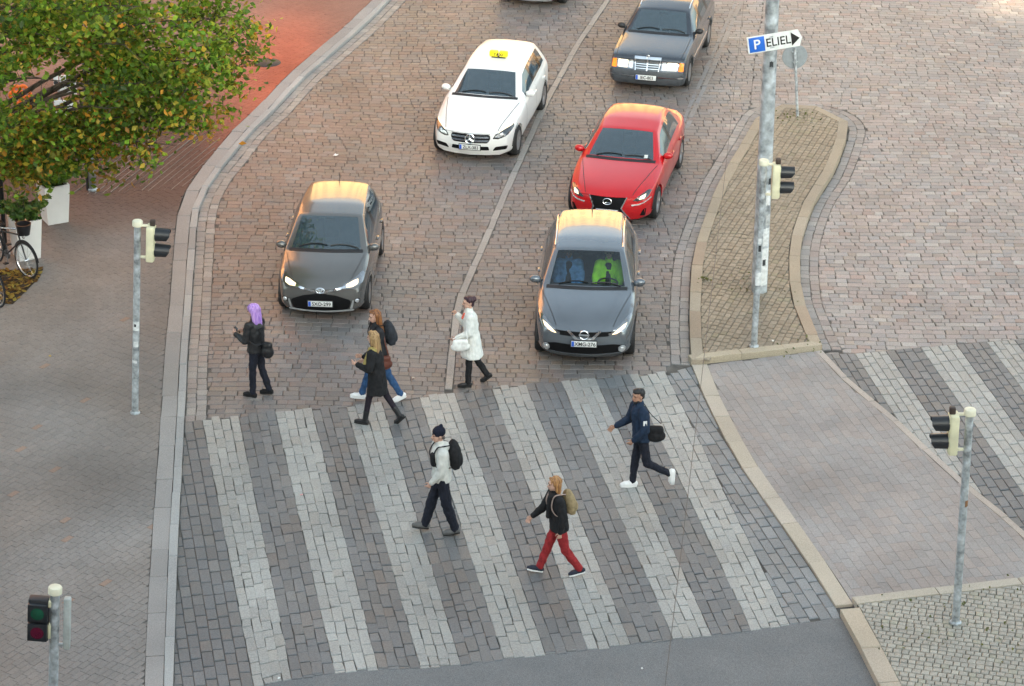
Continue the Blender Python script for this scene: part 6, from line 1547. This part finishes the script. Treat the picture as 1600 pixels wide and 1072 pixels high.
# ================================================================ buildings outside the frame that shade and mirror in the scene
def facade_mat(name, wall, win, sx, sz, fx=.45):
    m = bpy.data.materials.new(name); N, L = nodes_of(m); b = N['Principled BSDF']; b.inputs['Roughness'].default_value = .8
    tc = N.new('ShaderNodeTexCoord'); sp = N.new('ShaderNodeSeparateXYZ'); L.new(tc.outputs['Object'], sp.inputs[0])
    def stripes(sock, per, duty):
        d = N.new('ShaderNodeMath'); d.operation = 'DIVIDE'; L.new(sock, d.inputs[0]); d.inputs[1].default_value = per
        f = N.new('ShaderNodeMath'); f.operation = 'FRACT'; L.new(d.outputs[0], f.inputs[0])
        g = N.new('ShaderNodeMath'); g.operation = 'LESS_THAN'; L.new(f.outputs[0], g.inputs[0]); g.inputs[1].default_value = duty; return g
    ad = N.new('ShaderNodeMath'); ad.operation = 'ADD'; L.new(sp.outputs[0], ad.inputs[0]); L.new(sp.outputs[1], ad.inputs[1])
    a, c = stripes(ad.outputs[0], sx, fx), stripes(sp.outputs[2], sz, .55)
    k = N.new('ShaderNodeMath'); k.operation = 'MULTIPLY'; L.new(a.outputs[0], k.inputs[0]); L.new(c.outputs[0], k.inputs[1])
    nz = N.new('ShaderNodeTexNoise'); nz.inputs['Scale'].default_value = .3; L.new(tc.outputs['Object'], nz.inputs['Vector'])
    rp_ = N.new('ShaderNodeValToRGB'); rp_.color_ramp.elements[0].color = (*[v*.85 for v in wall], 1); rp_.color_ramp.elements[1].color = (*wall, 1); L.new(nz.outputs['Fac'], rp_.inputs['Fac'])
    mx = N.new('ShaderNodeMix'); mx.data_type = 'RGBA'; L.new(k.outputs[0], mx.inputs[0]); L.new(rp_.outputs['Color'], mx.inputs[6]); mx.inputs[7].default_value = (*win, 1)
    L.new(mx.outputs[2], b.inputs['Base Color']); return m
def block(name, x0, x1, y0, y1, h, material, label, stringy=True):
    m = MB(); m.box(((x0+x1)/2, (y0+y1)/2, h/2), (x1-x0, y1-y0, h)); r = m.build(name, material, None, smooth=False); tag(r, label, 'building')
    m = MB(); m.box(((x0+x1)/2, (y0+y1)/2, h+.35), (x1-x0+.8, y1-y0+.8, .7)); m.build('roof', mat('roof_dark', (.10, .10, .10), .7), r, smooth=False)
    return r
block('office_building', -70, -7.2, -22, -2.6, 27, facade_mat('shade_wall', (.45, .43, .40), (.06, .07, .08), 3., 3.6), 'pale taller office block behind the viewer that shades the street')
block('office_building', -7, 60, -22, -2.6, 19.9, facade_mat('shade_wall2', (.45, .43, .40), (.06, .07, .08), 3., 3.6), 'pale lower office block behind the viewer on the right')
block('ochre_building', -30, 26, 158, 176, 47, facade_mat('ochre_wall', (.56, .37, .18), (.15, .11, .07), 4.2, 4.6), 'ochre block facing the evening sun beyond the street')
block('ochre_building', 30, 70, 150, 170, 36, facade_mat('ochre_wall2', (.60, .38, .2), (.16, .12, .09), 3.6, 4.2), 'lower ochre block facing the evening sun at the right')
block('bounce_block', -44, -11, 67, 92, 27, facade_mat('bounce_wall', (.74, .34, .15), (.18, .11, .08), 2.4, 3.2, .35), 'unseen orange block added at the far left for its warm bounce')  # unseen block added to throw warm bounce onto the upper left
# ================================================================ camera, sky, sun
cam = bpy.data.objects.new('camera', bpy.data.cameras.new('camera')); C.objects.link(cam)
cam.data.sensor_width = 36; cam.data.lens = F_PX/1600*36; cam.data.clip_end = 2000; cam.data.clip_start = .5
cam.matrix_world = Matrix.Translation((0, 0, CAM_H)) @ Matrix.Rotation(R(90)-PITCH, 4, 'X') @ Matrix.Rotation(ROLL, 4, 'Z')
scene.camera = cam
SUN_EL, SUN_AZ = R(17), R(-12)       # sun behind the camera, a little to the left
w = bpy.data.worlds.new('World'); scene.world = w; w.use_nodes = True
N, L = w.node_tree.nodes, w.node_tree.links
sky = N.new('ShaderNodeTexSky'); sky.sky_type = 'NISHITA'; sky.sun_disc = False
sky.sun_elevation = SUN_EL; sky.sun_rotation = R(180)+SUN_AZ; sky.dust_density = 2.5; sky.air_density = 1.; sky.ozone_density = 1.
hs = N.new('ShaderNodeHueSaturation'); hs.inputs['Saturation'].default_value = .48
mt_ = N.new('ShaderNodeMix'); mt_.data_type = 'RGBA'; mt_.blend_type = 'MULTIPLY'; mt_.inputs[0].default_value = 1; mt_.inputs[7].default_value = (.945, 1.03, .985, 1)
L.new(sky.outputs[0], hs.inputs['Color']); L.new(hs.outputs[0], mt_.inputs[6]); L.new(mt_.outputs[2], N['Background'].inputs['Color']); N['Background'].inputs['Strength'].default_value = .15
sl = bpy.data.lights.new('sun', 'SUN'); sl.energy = 5.; sl.angle = R(.5); sl.color = (1, .80, .55)
so = bpy.data.objects.new('sun', sl); C.objects.link(so)
d = Vector((-math.sin(SUN_AZ)*math.cos(SUN_EL), math.cos(SUN_AZ)*math.cos(SUN_EL), -math.sin(SUN_EL)))
so.rotation_euler = d.to_track_quat('-Z', 'Y').to_euler(); so.location = (0, -30, 60)
scene.view_settings.view_transform = 'Standard'; scene.view_settings.look = 'None'
scene.view_settings.exposure = 1.93; scene.view_settings.gamma = 1
